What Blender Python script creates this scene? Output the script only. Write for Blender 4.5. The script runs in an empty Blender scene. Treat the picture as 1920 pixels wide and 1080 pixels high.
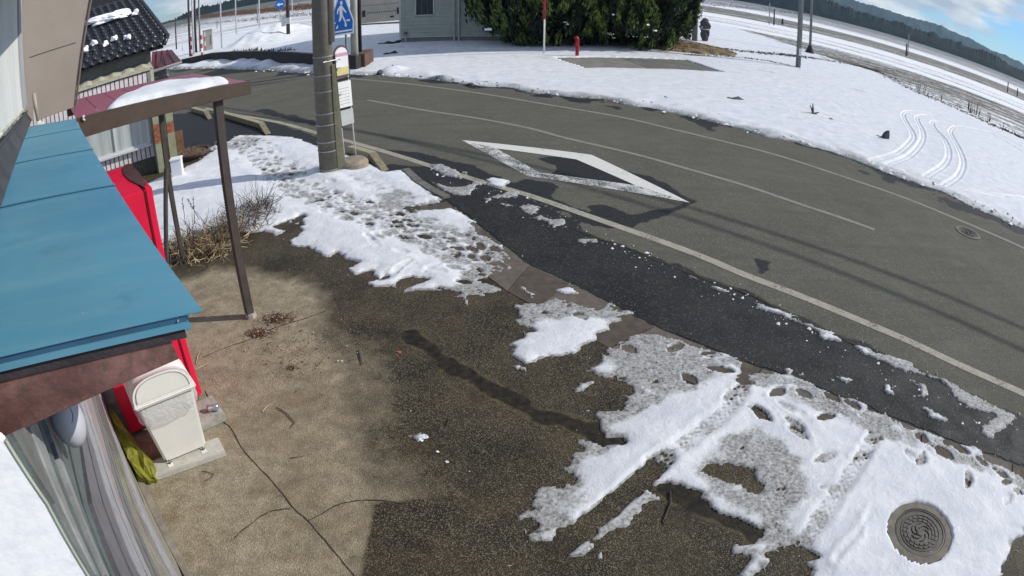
import bpy, bmesh, math, random
import numpy as np
from mathutils import Matrix, Vector
random.seed(7); RNG = np.random.default_rng(11)
S = bpy.context.scene
COL = S.collection

# ---------------------------------------------------------------- camera (wide security-camera lens)
CH = 3.26582; FPX = 1213.889; K3 = .161737; PITCH = .4930396; ROLL = .0041998
cd = bpy.data.cameras.new("camera"); cam = bpy.data.objects.new("camera", cd); COL.objects.link(cam); S.camera = cam
cd.type = 'PANO'; cd.sensor_width = 36; cd.sensor_height = 20.25; cd.clip_start = .02; cd.clip_end = 9000
_s = 1 / (FPX * 36 / 1920)
_c = cd if hasattr(cd, 'panorama_type') else cd.cycles
_c.panorama_type = 'FISHEYE_LENS_POLYNOMIAL'; _c.fisheye_fov = math.pi
_c.fisheye_polynomial_k0 = 0; _c.fisheye_polynomial_k1 = -_s; _c.fisheye_polynomial_k2 = 0
_c.fisheye_polynomial_k3 = -K3 * _s ** 3; _c.fisheye_polynomial_k4 = 0
cam.location = (0, 0, CH)
cam.rotation_euler = (Matrix.Rotation(-PITCH, 3, 'X') @ Matrix.Rotation(-ROLL, 3, 'Y') @ Matrix.Rotation(math.pi / 2, 3, 'X')).to_euler()

# ---------------------------------------------------------------- light
SUN_EL = math.radians(33); SUN_AZ = math.radians(81.5)      # azimuth clockwise from +Y (camera's heading)
sdir = Vector((math.sin(SUN_AZ) * math.cos(SUN_EL), math.cos(SUN_AZ) * math.cos(SUN_EL), math.sin(SUN_EL)))
sl = bpy.data.lights.new("sun", 'SUN'); sl.energy = 3.9; sl.angle = math.radians(.5); sl.color = (1, .955, .88)
so = bpy.data.objects.new("sun", sl); COL.objects.link(so); so.rotation_euler = sdir.to_track_quat('Z', 'Y').to_euler()
W = bpy.data.worlds.new("World"); S.world = W; W.use_nodes = True
nt = W.node_tree; N = nt.nodes; L = nt.links; N.clear()
sky = N.new('ShaderNodeTexSky'); sky.sky_type = 'NISHITA'; sky.sun_disc = False
sky.sun_elevation = SUN_EL; sky.sun_rotation = SUN_AZ; sky.air_density = 1.0; sky.dust_density = .0; sky.ozone_density = 4.0
tc = N.new('ShaderNodeTexCoord'); mp = N.new('ShaderNodeMapping'); mp.inputs['Scale'].default_value = (1, 1, 3.6)
L.new(tc.outputs['Generated'], mp.inputs[0])
ns = N.new('ShaderNodeTexNoise'); ns.inputs['Scale'].default_value = 3.4; ns.inputs['Detail'].default_value = 9; ns.inputs['Roughness'].default_value = .6
ns.inputs['Distortion'].default_value = .15
L.new(mp.outputs[0], ns.inputs['Vector'])
cr = N.new('ShaderNodeValToRGB'); cr.color_ramp.elements[0].position = .475; cr.color_ramp.elements[1].position = .55
L.new(ns.outputs['Fac'], cr.inputs[0])
ns2 = N.new('ShaderNodeTexNoise'); ns2.inputs['Scale'].default_value = 9; ns2.inputs['Detail'].default_value = 6
L.new(mp.outputs[0], ns2.inputs['Vector'])
cr2 = N.new('ShaderNodeValToRGB'); cr2.color_ramp.elements[0].position = .38; cr2.color_ramp.elements[1].position = .62
cr2.color_ramp.elements[0].color = (4.4, 4.9, 5.6, 1); cr2.color_ramp.elements[1].color = (9.2, 9.3, 9.4, 1)
L.new(ns2.outputs['Fac'], cr2.inputs[0])
mx = N.new('ShaderNodeMix'); mx.data_type = 'RGBA'
ml = N.new('ShaderNodeMath'); ml.operation = 'MULTIPLY'; ml.inputs[1].default_value = .95
L.new(cr.outputs[0], ml.inputs[0]); L.new(ml.outputs[0], mx.inputs[0]); tn_ = N.new('ShaderNodeMix'); tn_.data_type = 'RGBA'; tn_.blend_type = 'MULTIPLY'; tn_.inputs[0].default_value = 1; tn_.inputs[7].default_value = (.60, .84, 1.12, 1); L.new(sky.outputs[0], tn_.inputs[6]); L.new(tn_.outputs[2], mx.inputs[6]); L.new(cr2.outputs[0], mx.inputs[7])
bg = N.new('ShaderNodeBackground'); bg.inputs[1].default_value = .095; L.new(mx.outputs[2], bg.inputs[0])
wo = N.new('ShaderNodeOutputWorld'); L.new(bg.outputs[0], wo.inputs[0])
S.view_settings.view_transform = 'Standard'; S.view_settings.look = 'None'; S.view_settings.gamma = 1
S.view_settings.exposure = .12; S.view_settings.use_curve_mapping = False
S.render.engine = 'CYCLES'
S.cycles.max_bounces = 5; S.cycles.use_denoising = True

# ---------------------------------------------------------------- pixel -> world (1920x1080 picture of the lens above)
def ray(px, py):
    x = px - 960.; y = 540. - py; r = math.hypot(x, y) / FPX; th = r + K3 * r ** 3; ph = math.atan2(y, x)
    dx, dy, dz = math.sin(th) * math.cos(ph), math.cos(th), math.sin(th) * math.sin(ph)
    c, s = math.cos(ROLL), math.sin(ROLL); dx, dz = c * dx - s * dz, s * dx + c * dz
    c, s = math.cos(PITCH), math.sin(PITCH); dy, dz = c * dy + s * dz, -s * dy + c * dz
    return Vector((dx, dy, dz))
def G(px, py, z=0.):
    d = ray(px, py); t = (z - CH) / d.z; return Vector((d.x * t, d.y * t, z))
def atd(px, py, dist):                      # point at a horizontal distance
    d = ray(px, py); t = dist / math.hypot(d.x, d.y); return Vector((d.x * t, d.y * t, CH + d.z * t))
AW = math.radians(44.4); NX = Vector((math.cos(AW), math.sin(AW), 0)); WY = Vector((-math.sin(AW), math.cos(AW), 0))
def lray(px, py):
    d = ray(px, py); return Vector((d.dot(NX), d.dot(WY), d.z))
def LY(px, py, Y):                          # shop-frame point on the plane Y = const
    d = lray(px, py); t = Y / d.y; return Vector((d.x * t, Y, CH + d.z * t))
def LX(px, py, X):
    d = lray(px, py); t = X / d.x; return Vector((X, d.y * t, CH + d.z * t))
def LZ(px, py, z):
    d = lray(px, py); t = (z - CH) / d.z; return Vector((d.x * t, d.y * t, z))

# ---------------------------------------------------------------- noise in numpy
_lat = RNG.random((257, 257)); _lat[256] = _lat[0]; _lat[:, 256] = _lat[:, 0]
def vnoise(x, y):
    xi = np.floor(x).astype(int); yi = np.floor(y).astype(int); fx = x - xi; fy = y - yi
    fx = fx * fx * (3 - 2 * fx); fy = fy * fy * (3 - 2 * fy); xi &= 255; yi &= 255
    a = _lat[xi, yi]; b = _lat[xi + 1, yi]; c = _lat[xi, yi + 1]; d = _lat[xi + 1, yi + 1]
    return (a * (1 - fx) + b * fx) * (1 - fy) + (c * (1 - fx) + d * fx) * fy
def fbm(x, y, sc, octv=4, off=0.):
    s = 0; a = .5; t = 0
    for i in range(octv):
        s = s + a * vnoise(x * sc + 17.3 * i + off, y * sc + 9.1 * i + off * 1.7); t += a; a *= .5; sc *= 2.03
    return s / t
def sstep(a, b, x):
    t = np.clip((x - a) / (b - a), 0, 1); return t * t * (3 - 2 * t)
def poly_sd(X, Y, pts, far=.6):
    """signed distance (+ inside) to a polygon, clipped to `far`"""
    P = np.array([(p[0], p[1]) for p in pts]); out = np.full(X.shape, -far)
    m = (X > P[:, 0].min() - far) & (X < P[:, 0].max() + far) & (Y > P[:, 1].min() - far) & (Y < P[:, 1].max() + far)
    if not m.any(): return out
    x = X[m]; y = Y[m]; d2 = np.full(x.shape, 1e9); ins = np.zeros(x.shape, bool)
    for i in range(len(P)):
        ax, ay = P[i]; bx, by = P[(i + 1) % len(P)]; ex, ey = bx - ax, by - ay; l2 = ex * ex + ey * ey + 1e-12
        t = np.clip(((x - ax) * ex + (y - ay) * ey) / l2, 0, 1)
        d2 = np.minimum(d2, (x - ax - t * ex) ** 2 + (y - ay - t * ey) ** 2)
        if ay != by:
            c = ((ay > y) != (by > y)) & (x < (bx - ax) * (y - ay) / (by - ay) + ax); ins ^= c
    d = np.sqrt(d2); out[m] = np.clip(np.where(ins, d, -d), -far, 1e9); return out
def line_d(X, Y, pts, far=.5):
    P = [(p[0], p[1]) for p in pts]; out = np.full(X.shape, far)
    for (ax, ay), (bx, by) in zip(P[:-1], P[1:]):
        m = (X > min(ax, bx) - far) & (X < max(ax, bx) + far) & (Y > min(ay, by) - far) & (Y < max(ay, by) + far)
        if not m.any(): continue
        x = X[m]; y = Y[m]; ex, ey = bx - ax, by - ay; t = np.clip(((x - ax) * ex + (y - ay) * ey) / (ex * ex + ey * ey + 1e-12), 0, 1)
        out[m] = np.minimum(out[m], np.hypot(x - ax - t * ex, y - ay - t * ey))
    return out
def GP(pts): return [tuple(G(*p)[:2]) for p in pts]
def spline(pts, n=8):
    P = [Vector(p) for p in pts]; o = []
    for i in range(len(P) - 1):
        p0 = P[max(i - 1, 0)]; p1 = P[i]; p2 = P[i + 1]; p3 = P[min(i + 2, len(P) - 1)]
        for k in range(n):
            t = k / n; o.append(.5 * ((2 * p1) + (p2 - p0) * t + (2 * p0 - 5 * p1 + 4 * p2 - p3) * t * t + (3 * p1 - p0 - 3 * p2 + p3) * t ** 3))
    o.append(P[-1]); return o

# ---------------------------------------------------------------- materials
class MT:
    def __init__(s, name, rough=.8, metal=0., spec=.4):
        s.m = bpy.data.materials.new(name); s.m.use_nodes = True; s.nt = s.m.node_tree; s.N = s.nt.nodes; s.L = s.nt.links
        s.b = s.N['Principled BSDF']; s.b.inputs['Roughness'].default_value = rough; s.b.inputs['Metallic'].default_value = metal
        s.b.inputs['Specular IOR Level'].default_value = spec
        s.tc = s.N.new('ShaderNodeTexCoord'); s.pos = s.tc.outputs['Object']
    def v(s, x):
        return x
    def put(s, inp, val):
        if hasattr(val, 'is_linked') or isinstance(val, bpy.types.NodeSocket): s.L.new(val, inp)
        elif isinstance(val, (tuple, list)): inp.default_value = tuple(val) + ((1,) if len(val) == 3 and len(inp.default_value) == 4 else ())
        else: inp.default_value = val
    def map(s, scale=(1, 1, 1), rot=(0, 0, 0)):
        n = s.N.new('ShaderNodeMapping'); n.inputs['Scale'].default_value = scale; n.inputs['Rotation'].default_value = rot; s.L.new(s.pos, n.inputs[0]); return n.outputs[0]
    def noise(s, scale, detail=4, rough=.55, vec=None, out='Fac'):
        n = s.N.new('ShaderNodeTexNoise'); n.inputs['Scale'].default_value = scale; n.inputs['Detail'].default_value = detail; n.inputs['Roughness'].default_value = rough
        s.L.new(vec or s.pos, n.inputs['Vector']); return n.outputs[out]
    def vor(s, scale, out='Distance', feat='F1', vec=None):
        n = s.N.new('ShaderNodeTexVoronoi'); n.feature = feat; n.inputs['Scale'].default_value = scale; s.L.new(vec or s.pos, n.inputs['Vector']); return n.outputs[out]
    def ramp(s, fac, stops):
        n = s.N.new('ShaderNodeValToRGB'); e = n.color_ramp.elements
        while len(e) < len(stops): e.new(.5)
        for i, (p, c) in enumerate(stops):
            e[i].position = p; e[i].color = (c, c, c, 1) if not isinstance(c, (tuple, list)) else tuple(c) + (1,)
        s.L.new(fac, n.inputs[0]); return n.outputs[0]
    def mix(s, f, a, b, mode='MIX'):
        n = s.N.new('ShaderNodeMix'); n.data_type = 'RGBA'; n.blend_type = mode
        s.put(n.inputs[0], f); s.put(n.inputs[6], a); s.put(n.inputs[7], b); return n.outputs[2]
    def math(s, op, a, b=0.):
        n = s.N.new('ShaderNodeMath'); n.operation = op; s.put(n.inputs[0], a); s.put(n.inputs[1], b); return n.outputs[0]
    def attr(s, name):
        n = s.N.new('ShaderNodeAttribute'); n.attribute_name = name; return n.outputs['Fac']
    def bump(s, h, strength=.4, dist=.01):
        n = s.N.new('ShaderNodeBump'); n.inputs['Strength'].default_value = strength; n.inputs['Distance'].default_value = dist
        s.L.new(h, n.inputs['Height']); s.L.new(n.outputs[0], s.b.inputs['Normal'])
    def col(s, c): s.put(s.b.inputs['Base Color'], c)
    def rough(s, r): s.put(s.b.inputs['Roughness'], r)
_mc = {}
def M(name, c, rough=.7, metal=0., var=.25, sc=6., bump=.0, bsc=60., c2=None, spec=.4, grime=0.):
    """plain surface with mottled tone, fine grain and optional grime"""
    if name in _mc: return _mc[name]
    t = MT(name, rough, metal, spec); n = t.noise(sc, 6, .6)
    lo = tuple(x * (1 - var) for x in c); hi = c2 or tuple(min(1, x * (1 + var)) for x in c)
    k = t.ramp(n, [(.3, lo), (.7, hi)])
    if grime:
        g = t.ramp(t.noise(sc * 4.3, 8, .7), [(.45, 0.), (.72, grime)]); k = t.mix(g, k, (.06, .05, .04))
    t.col(k)
    if bump: t.bump(t.noise(bsc, 4), bump, .01)
    _mc[name] = t.m; return t.m

# ---------------------------------------------------------------- object helpers
def me_obj(name, verts, faces, mat=None, parent=None, smooth=False, mats=None, midx=None):
    me = bpy.data.meshes.new(name); me.from_pydata([tuple(v) for v in verts], [], faces)
    for m_ in (mats or ([mat] if mat else [])): me.materials.append(m_)
    if midx is not None: me.polygons.foreach_set('material_index', midx)
    if smooth: me.polygons.foreach_set('use_smooth', [True] * len(me.polygons))
    me.update(); o = bpy.data.objects.new(name, me); COL.objects.link(o)
    if parent: o.parent = parent
    return o
class MB:
    def __init__(s): s.v = []; s.f = []
    def add(s, vs, fs):
        b = len(s.v); s.v += [Vector(v) for v in vs]; s.f += [tuple(i + b for i in f) for f in fs]; return s
    def box(s, x0, x1, y0, y1, z0, z1):
        return s.add([(x0, y0, z0), (x1, y0, z0), (x1, y1, z0), (x0, y1, z0), (x0, y0, z1), (x1, y0, z1), (x1, y1, z1), (x0, y1, z1)],
                     [(0, 3, 2, 1), (4, 5, 6, 7), (0, 1, 5, 4), (1, 2, 6, 5), (2, 3, 7, 6), (3, 0, 4, 7)])
    def hexa(s, b, t):                       # bottom quad, top quad
        return s.add(list(b) + list(t), [(0, 3, 2, 1), (4, 5, 6, 7), (0, 1, 5, 4), (1, 2, 6, 5), (2, 3, 7, 6), (3, 0, 4, 7)])
    def slab(s, q, off):                     # quad extruded by a vector
        off = Vector(off); return s.hexa([Vector(p) for p in q], [Vector(p) + off for p in q])
    def prism(s, pts, off):                  # n-gon extruded
        off = Vector(off); n = len(pts); P = [Vector(p) for p in pts]
        return s.add(P + [p + off for p in P], [tuple(range(n))[::-1], tuple(range(n, 2 * n))] + [(i, (i + 1) % n, (i + 1) % n + n, i + n) for i in range(n)])
    def tube(s, path, r, n=8, cap=True):
        P = [Vector(p) for p in path]; R = r if isinstance(r, (list, tuple)) else [r] * len(P); b = len(s.v)
        for i, p in enumerate(P):
            d = (P[min(i + 1, len(P) - 1)] - P[max(i - 1, 0)]).normalized()
            u = d.cross(Vector((0, 0, 1)) if abs(d.z) < .95 else Vector((1, 0, 0))).normalized(); w = d.cross(u)
            for k in range(n):
                a = 2 * math.pi * k / n; s.v.append(p + R[i] * (u * math.cos(a) + w * math.sin(a)))
        for i in range(len(P) - 1):
            for k in range(n):
                s.f.append((b + i * n + k, b + i * n + (k + 1) % n, b + (i + 1) * n + (k + 1) % n, b + (i + 1) * n + k))
        if cap:
            s.f.append(tuple(b + k for k in range(n))[::-1]); s.f.append(tuple(b + (len(P) - 1) * n + k for k in range(n)))
        return s
    def lathe(s, prof, n=24, c=(0, 0, 0)):   # (r,z) profile
        b = len(s.v)
        for r, z in prof:
            for k in range(n):
                a = 2 * math.pi * k / n; s.v.append(Vector((c[0] + r * math.cos(a), c[1] + r * math.sin(a), c[2] + z)))
        for i in range(len(prof) - 1):
            for k in range(n): s.f.append((b + i * n + k, b + i * n + (k + 1) % n, b + (i + 1) * n + (k + 1) % n, b + (i + 1) * n + k))
        s.f.append(tuple(b + k for k in range(n))[::-1]); s.f.append(tuple(b + (len(prof) - 1) * n + k for k in range(n))); return s
    def build(s, name, mat, parent=None, bevel=0., smooth=False):
        o = me_obj(name, s.v, s.f, mat, parent, smooth)
        bm = bmesh.new(); bm.from_mesh(o.data); bmesh.ops.recalc_face_normals(bm, faces=bm.faces)
        if bevel: bmesh.ops.bevel(bm, geom=list(bm.edges), offset=bevel, segments=2, affect='EDGES', clamp_overlap=True)
        bm.to_mesh(o.data); bm.free()
        if smooth: o.data.shade_smooth()
        return o
def blob(name, c, r, mat, parent=None, seed=0, rough=.3, sub=3, flat=True):
    bm = bmesh.new(); bmesh.ops.create_icosphere(bm, subdivisions=sub, radius=1); rr = random.Random(seed)
    ph = [rr.uniform(0, 9) for _ in range(6)]
    for v in bm.verts:
        p = v.co; k = 1 + rough * (math.sin(p.x * 3.1 + ph[0]) * math.sin(p.y * 2.7 + ph[1]) + .5 * math.sin(p.z * 5.3 + p.x * 4 + ph[2]) + .25 * math.sin(p.y * 11 + ph[3]) * math.sin(p.x * 9 + ph[4]))
        v.co = Vector((p.x * r[0] * k, p.y * r[1] * k, max(p.z, -.25) * r[2] * k))
    me = bpy.data.meshes.new(name); bm.to_mesh(me); bm.free(); me.materials.append(mat); o = bpy.data.objects.new(name, me); COL.objects.link(o)
    o.location = c
    if parent: o.parent = parent
    return o
def tag(o, label=None, cat=None, group=None, kind=None):
    if label: o['label'] = label
    if cat: o['category'] = cat
    if group: o['group'] = group
    if kind: o['kind'] = kind
    return o
def thing(name, label, cat, loc=(0, 0, 0), rz=0., group=None):
    o = bpy.data.objects.new(name, None); COL.objects.link(o); o.location = loc; o.rotation_euler = (0, 0, rz); o.empty_display_size = .2
    return tag(o, label, cat, group)
def dup(o, parent=None):
    c = o.copy(); COL.objects.link(c)
    if parent: c.parent = parent
    for ch in list(o.children): dup(ch, c)
    return c
def grid(name, xs, ys, zf, mat, attrs=None, keep=None, smooth=True):
    """height-field sheet over a non-uniform grid; keep(vertex mask) drops cells"""
    X, Y = np.meshgrid(xs, ys); Z = zf; ny, nx = X.shape
    idx = np.arange(nx * ny).reshape(ny, nx)
    q = np.stack([idx[:-1, :-1], idx[:-1, 1:], idx[1:, 1:], idx[1:, :-1]], -1).reshape(-1, 4)
    if keep is not None:
        kf = keep.ravel(); q = q[kf[q].any(1)]
    used = np.zeros(nx * ny, bool); used[q.ravel()] = True; rem = np.cumsum(used) - 1; q = rem[q]
    co = np.stack([X.ravel(), Y.ravel(), Z.ravel()], 1)[used]
    me = bpy.data.meshes.new(name); me.vertices.add(len(co)); me.vertices.foreach_set('co', co.astype(np.float32).ravel())
    me.loops.add(q.size); me.loops.foreach_set('vertex_index', q.astype(np.int32).ravel())
    me.polygons.add(len(q)); me.polygons.foreach_set('loop_start', np.arange(0, q.size, 4, dtype=np.int32))
    me.update(calc_edges=True); me.polygons.foreach_set('use_smooth', np.full(len(q), smooth))
    for k, a in (attrs or {}).items():
        at = me.attributes.new(k, 'FLOAT', 'POINT'); at.data.foreach_set('value', a.ravel()[used].astype(np.float32))
    me.materials.append(mat); me.update(); o = bpy.data.objects.new(name, me); COL.objects.link(o); return o
# ================================================================ GROUND MATERIALS
def asphalt_mat():
    t = MT("asphalt", .9, 0, .2); w = t.attr("wet"); v = t.vor(70, 'Color'); 
    sp = t.N.new('ShaderNodeSeparateColor'); t.L.new(v, sp.inputs[0])
    big = t.noise(.7, 5); fine = t.noise(130, 3, .7)
    dry = t.mix(t.ramp(big, [(.3, 0.), (.7, 1.)]), (.094, .090, .070), (.128, .122, .097))
    dry = t.mix(t.ramp(sp.outputs[0], [(.72, 0.), (.95, .55)]), dry, (.27, .265, .24))
    dry = t.mix(t.ramp(fine, [(.35, .55), (.6, 0.)]), dry, (.055, .054, .048))
    stre = t.noise(1., 5, .6, t.map((.5, 5, 1), (0, 0, math.radians(36))))
    dry = t.mix(t.ramp(stre, [(.46, 0.), (.72, .6)]), dry, (.084, .079, .062)); dry = t.mix(t.ramp(t.noise(4.5, 8, .75), [(.50, 0.), (.74, .45)]), dry, (.078, .074, .06)); dry = t.mix(t.ramp(t.noise(2.2, 5, .6), [(.52, 0.), (.7, .4)]), dry, (.150, .140, .105))
    wetc = t.mix(t.ramp(sp.outputs[1], [(.75, 0.), (1., .5)]), (.020, .021, .023), (.085, .085, .08))
    wm = t.ramp(t.math('ADD', w, t.math('MULTIPLY', t.math('SUBTRACT', t.noise(9, 5, .65), .5), .5)), [(.38, 0.), (.56, 1.)])
    t.col(t.mix(wm, dry, wetc)); t.rough(t.ramp(wm, [(0., .92), (1., .68)]))
    t.bump(t.math('ADD', t.vor(90), fine), .5, .006); return t.m
def walk_mat():
    t = MT("sidewalk_asphalt", .75, 0, .25); v = t.vor(75, 'Color'); sp = t.N.new('ShaderNodeSeparateColor'); t.L.new(v, sp.inputs[0])
    c = t.mix(t.ramp(t.noise(1.3, 6, .6), [(.35, 0.), (.7, 1.)]), (.010, .011, .012), (.028, .027, .025))
    c = t.mix(t.ramp(sp.outputs[0], [(.82, 0.), (.98, .5)]), c, (.13, .13, .12)); c = t.mix(t.ramp(t.noise(12, 7, .75), [(.60, 0.), (.72, .5)]), c, (.06, .052, .04))
    t.col(c); t.rough(t.ramp(t.noise(3, 4), [(.3, .5), (.7, .8)])); t.bump(t.vor(95), .7, .008); return t.m
def court_mat():
    t = MT("aggregate_concrete", .9, 0, .15); tan = t.attr("tan"); sm = t.attr("smooth"); v = t.vor(150, 'Color'); sp = t.N.new('ShaderNodeSeparateColor'); t.L.new(v, sp.inputs[0])
    big = t.noise(1.6, 7, .62); md = t.noise(7, 6, .65)
    dark = t.mix(t.ramp(big, [(.35, 0.), (.65, 1.)]), (.019, .0165, .012), (.060, .046, .027))
    dark = t.mix(t.ramp(sp.outputs[0], [(.62, 0.), (.96, .85)]), dark, (.20, .175, .12)); dark = t.mix(t.ramp(t.noise(1.1, 7, .7), [(.50, 0.), (.68, .75)]), dark, (.020, .017, .012)); dark = t.mix(t.ramp(t.noise(2.3, 6, .7), [(.56, 0.), (.72, .4)]), dark, (.085, .060, .030))
    tn = t.mix(t.ramp(md, [(.3, 0.), (.7, 1.)]), (.195, .158, .102), (.37, .315, .22))
    tn = t.mix(t.ramp(sp.outputs[1], [(.65, 0.), (.95, .6)]), tn, (.50, .45, .34))
    tn = t.mix(t.ramp(sp.outputs[2], [(.75, 0.), (.95, .6)]), tn, (.09, .07, .045))
    rust = t.ramp(t.noise(2.7, 6, .7), [(.55, 0.), (.78, .5)]); tn = t.mix(rust, tn, (.17, .095, .045))
    pt_ = t.ramp(t.noise(.9, 6, .65), [(.48, 0.), (.66, .45)]); tn = t.mix(pt_, tn, (.105, .075, .04)); tn = t.mix(t.ramp(t.noise(3.3, 7, .7), [(.52, 0.), (.66, .4)]), tn, (.13, .12, .085))
    k = t.ramp(t.math('ADD', tan, t.math('MULTIPLY', t.math('SUBTRACT', t.noise(4.5, 7, .7), .5), .8)), [(.2, 0.), (.8, 1.)])
    c = t.mix(k, dark, tn)
    strip = t.mix(t.ramp(t.noise(14, 6), [(.4, 0.), (.62, 1.)]), (.012, .011, .009), (.034, .028, .018))
    edge = t.mix(t.ramp(t.noise(22, 5), [(.4, 0.), (.6, 1.)]), (.11, .085, .035), (.20, .16, .085))
    em = t.math('MULTIPLY', t.ramp(sm, [(.1, 0.), (.45, .55)]), t.ramp(t.noise(5, 5, .6), [(.42, 0.), (.58, 1.)])); c = t.mix(em, c, edge); c = t.mix(t.ramp(sm, [(.35, 0.), (.7, .95)]), c, strip)
    t.col(c); t.rough(t.ramp(k, [(0., .62), (1., .92)])); t.bump(t.math('ADD', t.vor(105), t.math('MULTIPLY', md, .6)), .6, .007); return t.m
def snow_mat():
    t = MT("snow", .55, 0, .3); th = t.attr("thin")
    n = t.noise(3, 5, .6); c = t.mix(t.ramp(n, [(.3, 0.), (.7, 1.)]), (.64, .665, .705), (.82, .83, .84))
    f = t.math('ADD', th, t.math('ADD', t.math('MULTIPLY', t.math('SUBTRACT', t.noise(26, 6, .72), .5), .6), t.math('MULTIPLY', t.math('SUBTRACT', t.noise(6.5, 6, .65), .5), .7)))
    slush = t.mix(t.ramp(t.noise(34, 6, .7), [(.32, 0.), (.66, 1.)]), (.15, .145, .13), (.58, .58, .57))
    c = t.mix(t.ramp(f, [(.3, 0.), (.85, 1.)]), c, slush)
    gap = t.math('MULTIPLY', t.ramp(t.noise(21, 7, .78), [(.53, 0.), (.62, .85)]), t.ramp(th, [(.55, 0.), (.95, 1.)])); c = t.mix(gap, c, (.065, .058, .048))
    c = t.mix(t.ramp(t.noise(40, 5, .75), [(.62, 0.), (.78, .35)]), c, (.28, .26, .22))
    t.col(c); t.bump(t.math('ADD', t.noise(18, 7, .7), t.math('MULTIPLY', t.noise(110, 4, .8), .55)), .6, .028); return t.m
def plain_mat():
    """snowed-in fields: bands of stubble, bare furrows and clean snow running parallel to the far edge of the snowfield"""
    t = MT("snowy_field", .8, 0, .2)
    dt = t.N.new('ShaderNodeVectorMath'); dt.operation = 'DOT_PRODUCT'; dt.inputs[1].default_value = (.623, .782, 0); t.L.new(t.pos, dt.inputs[0]); s_ = dt.outputs['Value']
    rot = math.radians(38.5)
    al = t.map((1, 1, 1), (0, 0, rot)); n1 = t.N.new('ShaderNodeMapping'); n1.inputs['Scale'].default_value = (.05, 1.1, 1); t.L.new(al, n1.inputs[0])
    n2 = t.N.new('ShaderNodeMapping'); n2.inputs['Scale'].default_value = (.35, 2.6, 1); t.L.new(al, n2.inputs[0])
    rows = t.noise(1., 4, .6, n1.outputs[0]); rows2 = t.noise(1., 5, .7, n2.outputs[0]); spk = t.noise(2.3, 7, .8)
    sj = t.math('ADD', s_, t.math('MULTIPLY', t.math('SUBTRACT', t.noise(.08, 3), .5), 3.))
    lg = t.math('DIVIDE', t.math('LOGARITHM', t.math('MAXIMUM', sj, 30.), 10.), 3.)          # 30 -> .492, 1000 -> 1
    def P(v): return math.log10(v) / 3
    dens = t.ramp(lg, [(P(36), .44), (P(42), .62), (P(50), .86), (P(62), .84), (P(66), .12), (P(69.5), .10), (P(70.5), .98), (P(72), .42), (P(80), .36), (P(83), .7), (P(85), .12), (P(98), .18), (P(103), .98), (P(112), .75), (P(120), .92), (P(150), .88), (P(160), .25), (P(190), .30), (P(230), .75), (P(330), .75), (P(420), .85), (P(900), .9)][:32])
    mixn = t.math('ADD', t.math('MULTIPLY', rows, .3), t.math('ADD', t.math('MULTIPLY', rows2, .35), t.math('MULTIPLY', spk, .35)))
    f = t.ramp(t.math('ADD', t.math('SUBTRACT', dens, .5), t.math('MULTIPLY', t.math('SUBTRACT', mixn, .5), 5.5)), [(-.1, 0.), (.30, 1.)])
    br = t.mix(t.ramp(lg, [(P(150), 0.), (P(400), 1.)]), (.115, .102, .08), (.085, .09, .10))
    right = t.mix(f, (.80, .82, .84), br)
    ln = t.noise(1., 6, .75, t.map((.04, .35, 1), (0, 0, math.radians(-12)))); left = t.mix(t.ramp(t.math('ADD', t.math('MULTIPLY', ln, .6), t.math('MULTIPLY', spk, .4)), [(.47, 0.), (.60, 1.)]), (.80, .82, .84), (.17, .15, .13))
    sx = t.N.new('ShaderNodeSeparateXYZ'); t.L.new(t.pos, sx.inputs[0]); k = t.ramp(t.math('MULTIPLY', sx.outputs[0], .05), [(.0, 0.), (.3, 1.)])
    g = t.N.new('ShaderNodeVectorMath'); g.operation = 'LENGTH'; t.L.new(t.pos, g.inputs[0])
    farl = t.ramp(t.math('DIVIDE', t.math('SUBTRACT', g.outputs['Value'], 110.), 200.), [(0., 0.), (1., 1.)]); left = t.mix(farl, left, (.13, .14, .13))
    t.col(t.mix(k, left, right)); t.bump(spk, .5, .1); return t.m
MA, MW, MC, MS, MP = asphalt_mat(), walk_mat(), court_mat(), snow_mat(), plain_mat()

# ================================================================ FAR PLAIN
tag(me_obj("field", [(-6000, -400, -.10), (6000, -400, -.10), (6000, 7000, -.10), (-6000, 7000, -.10)], [(0, 1, 2, 3)], MP), kind='structure')

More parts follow.
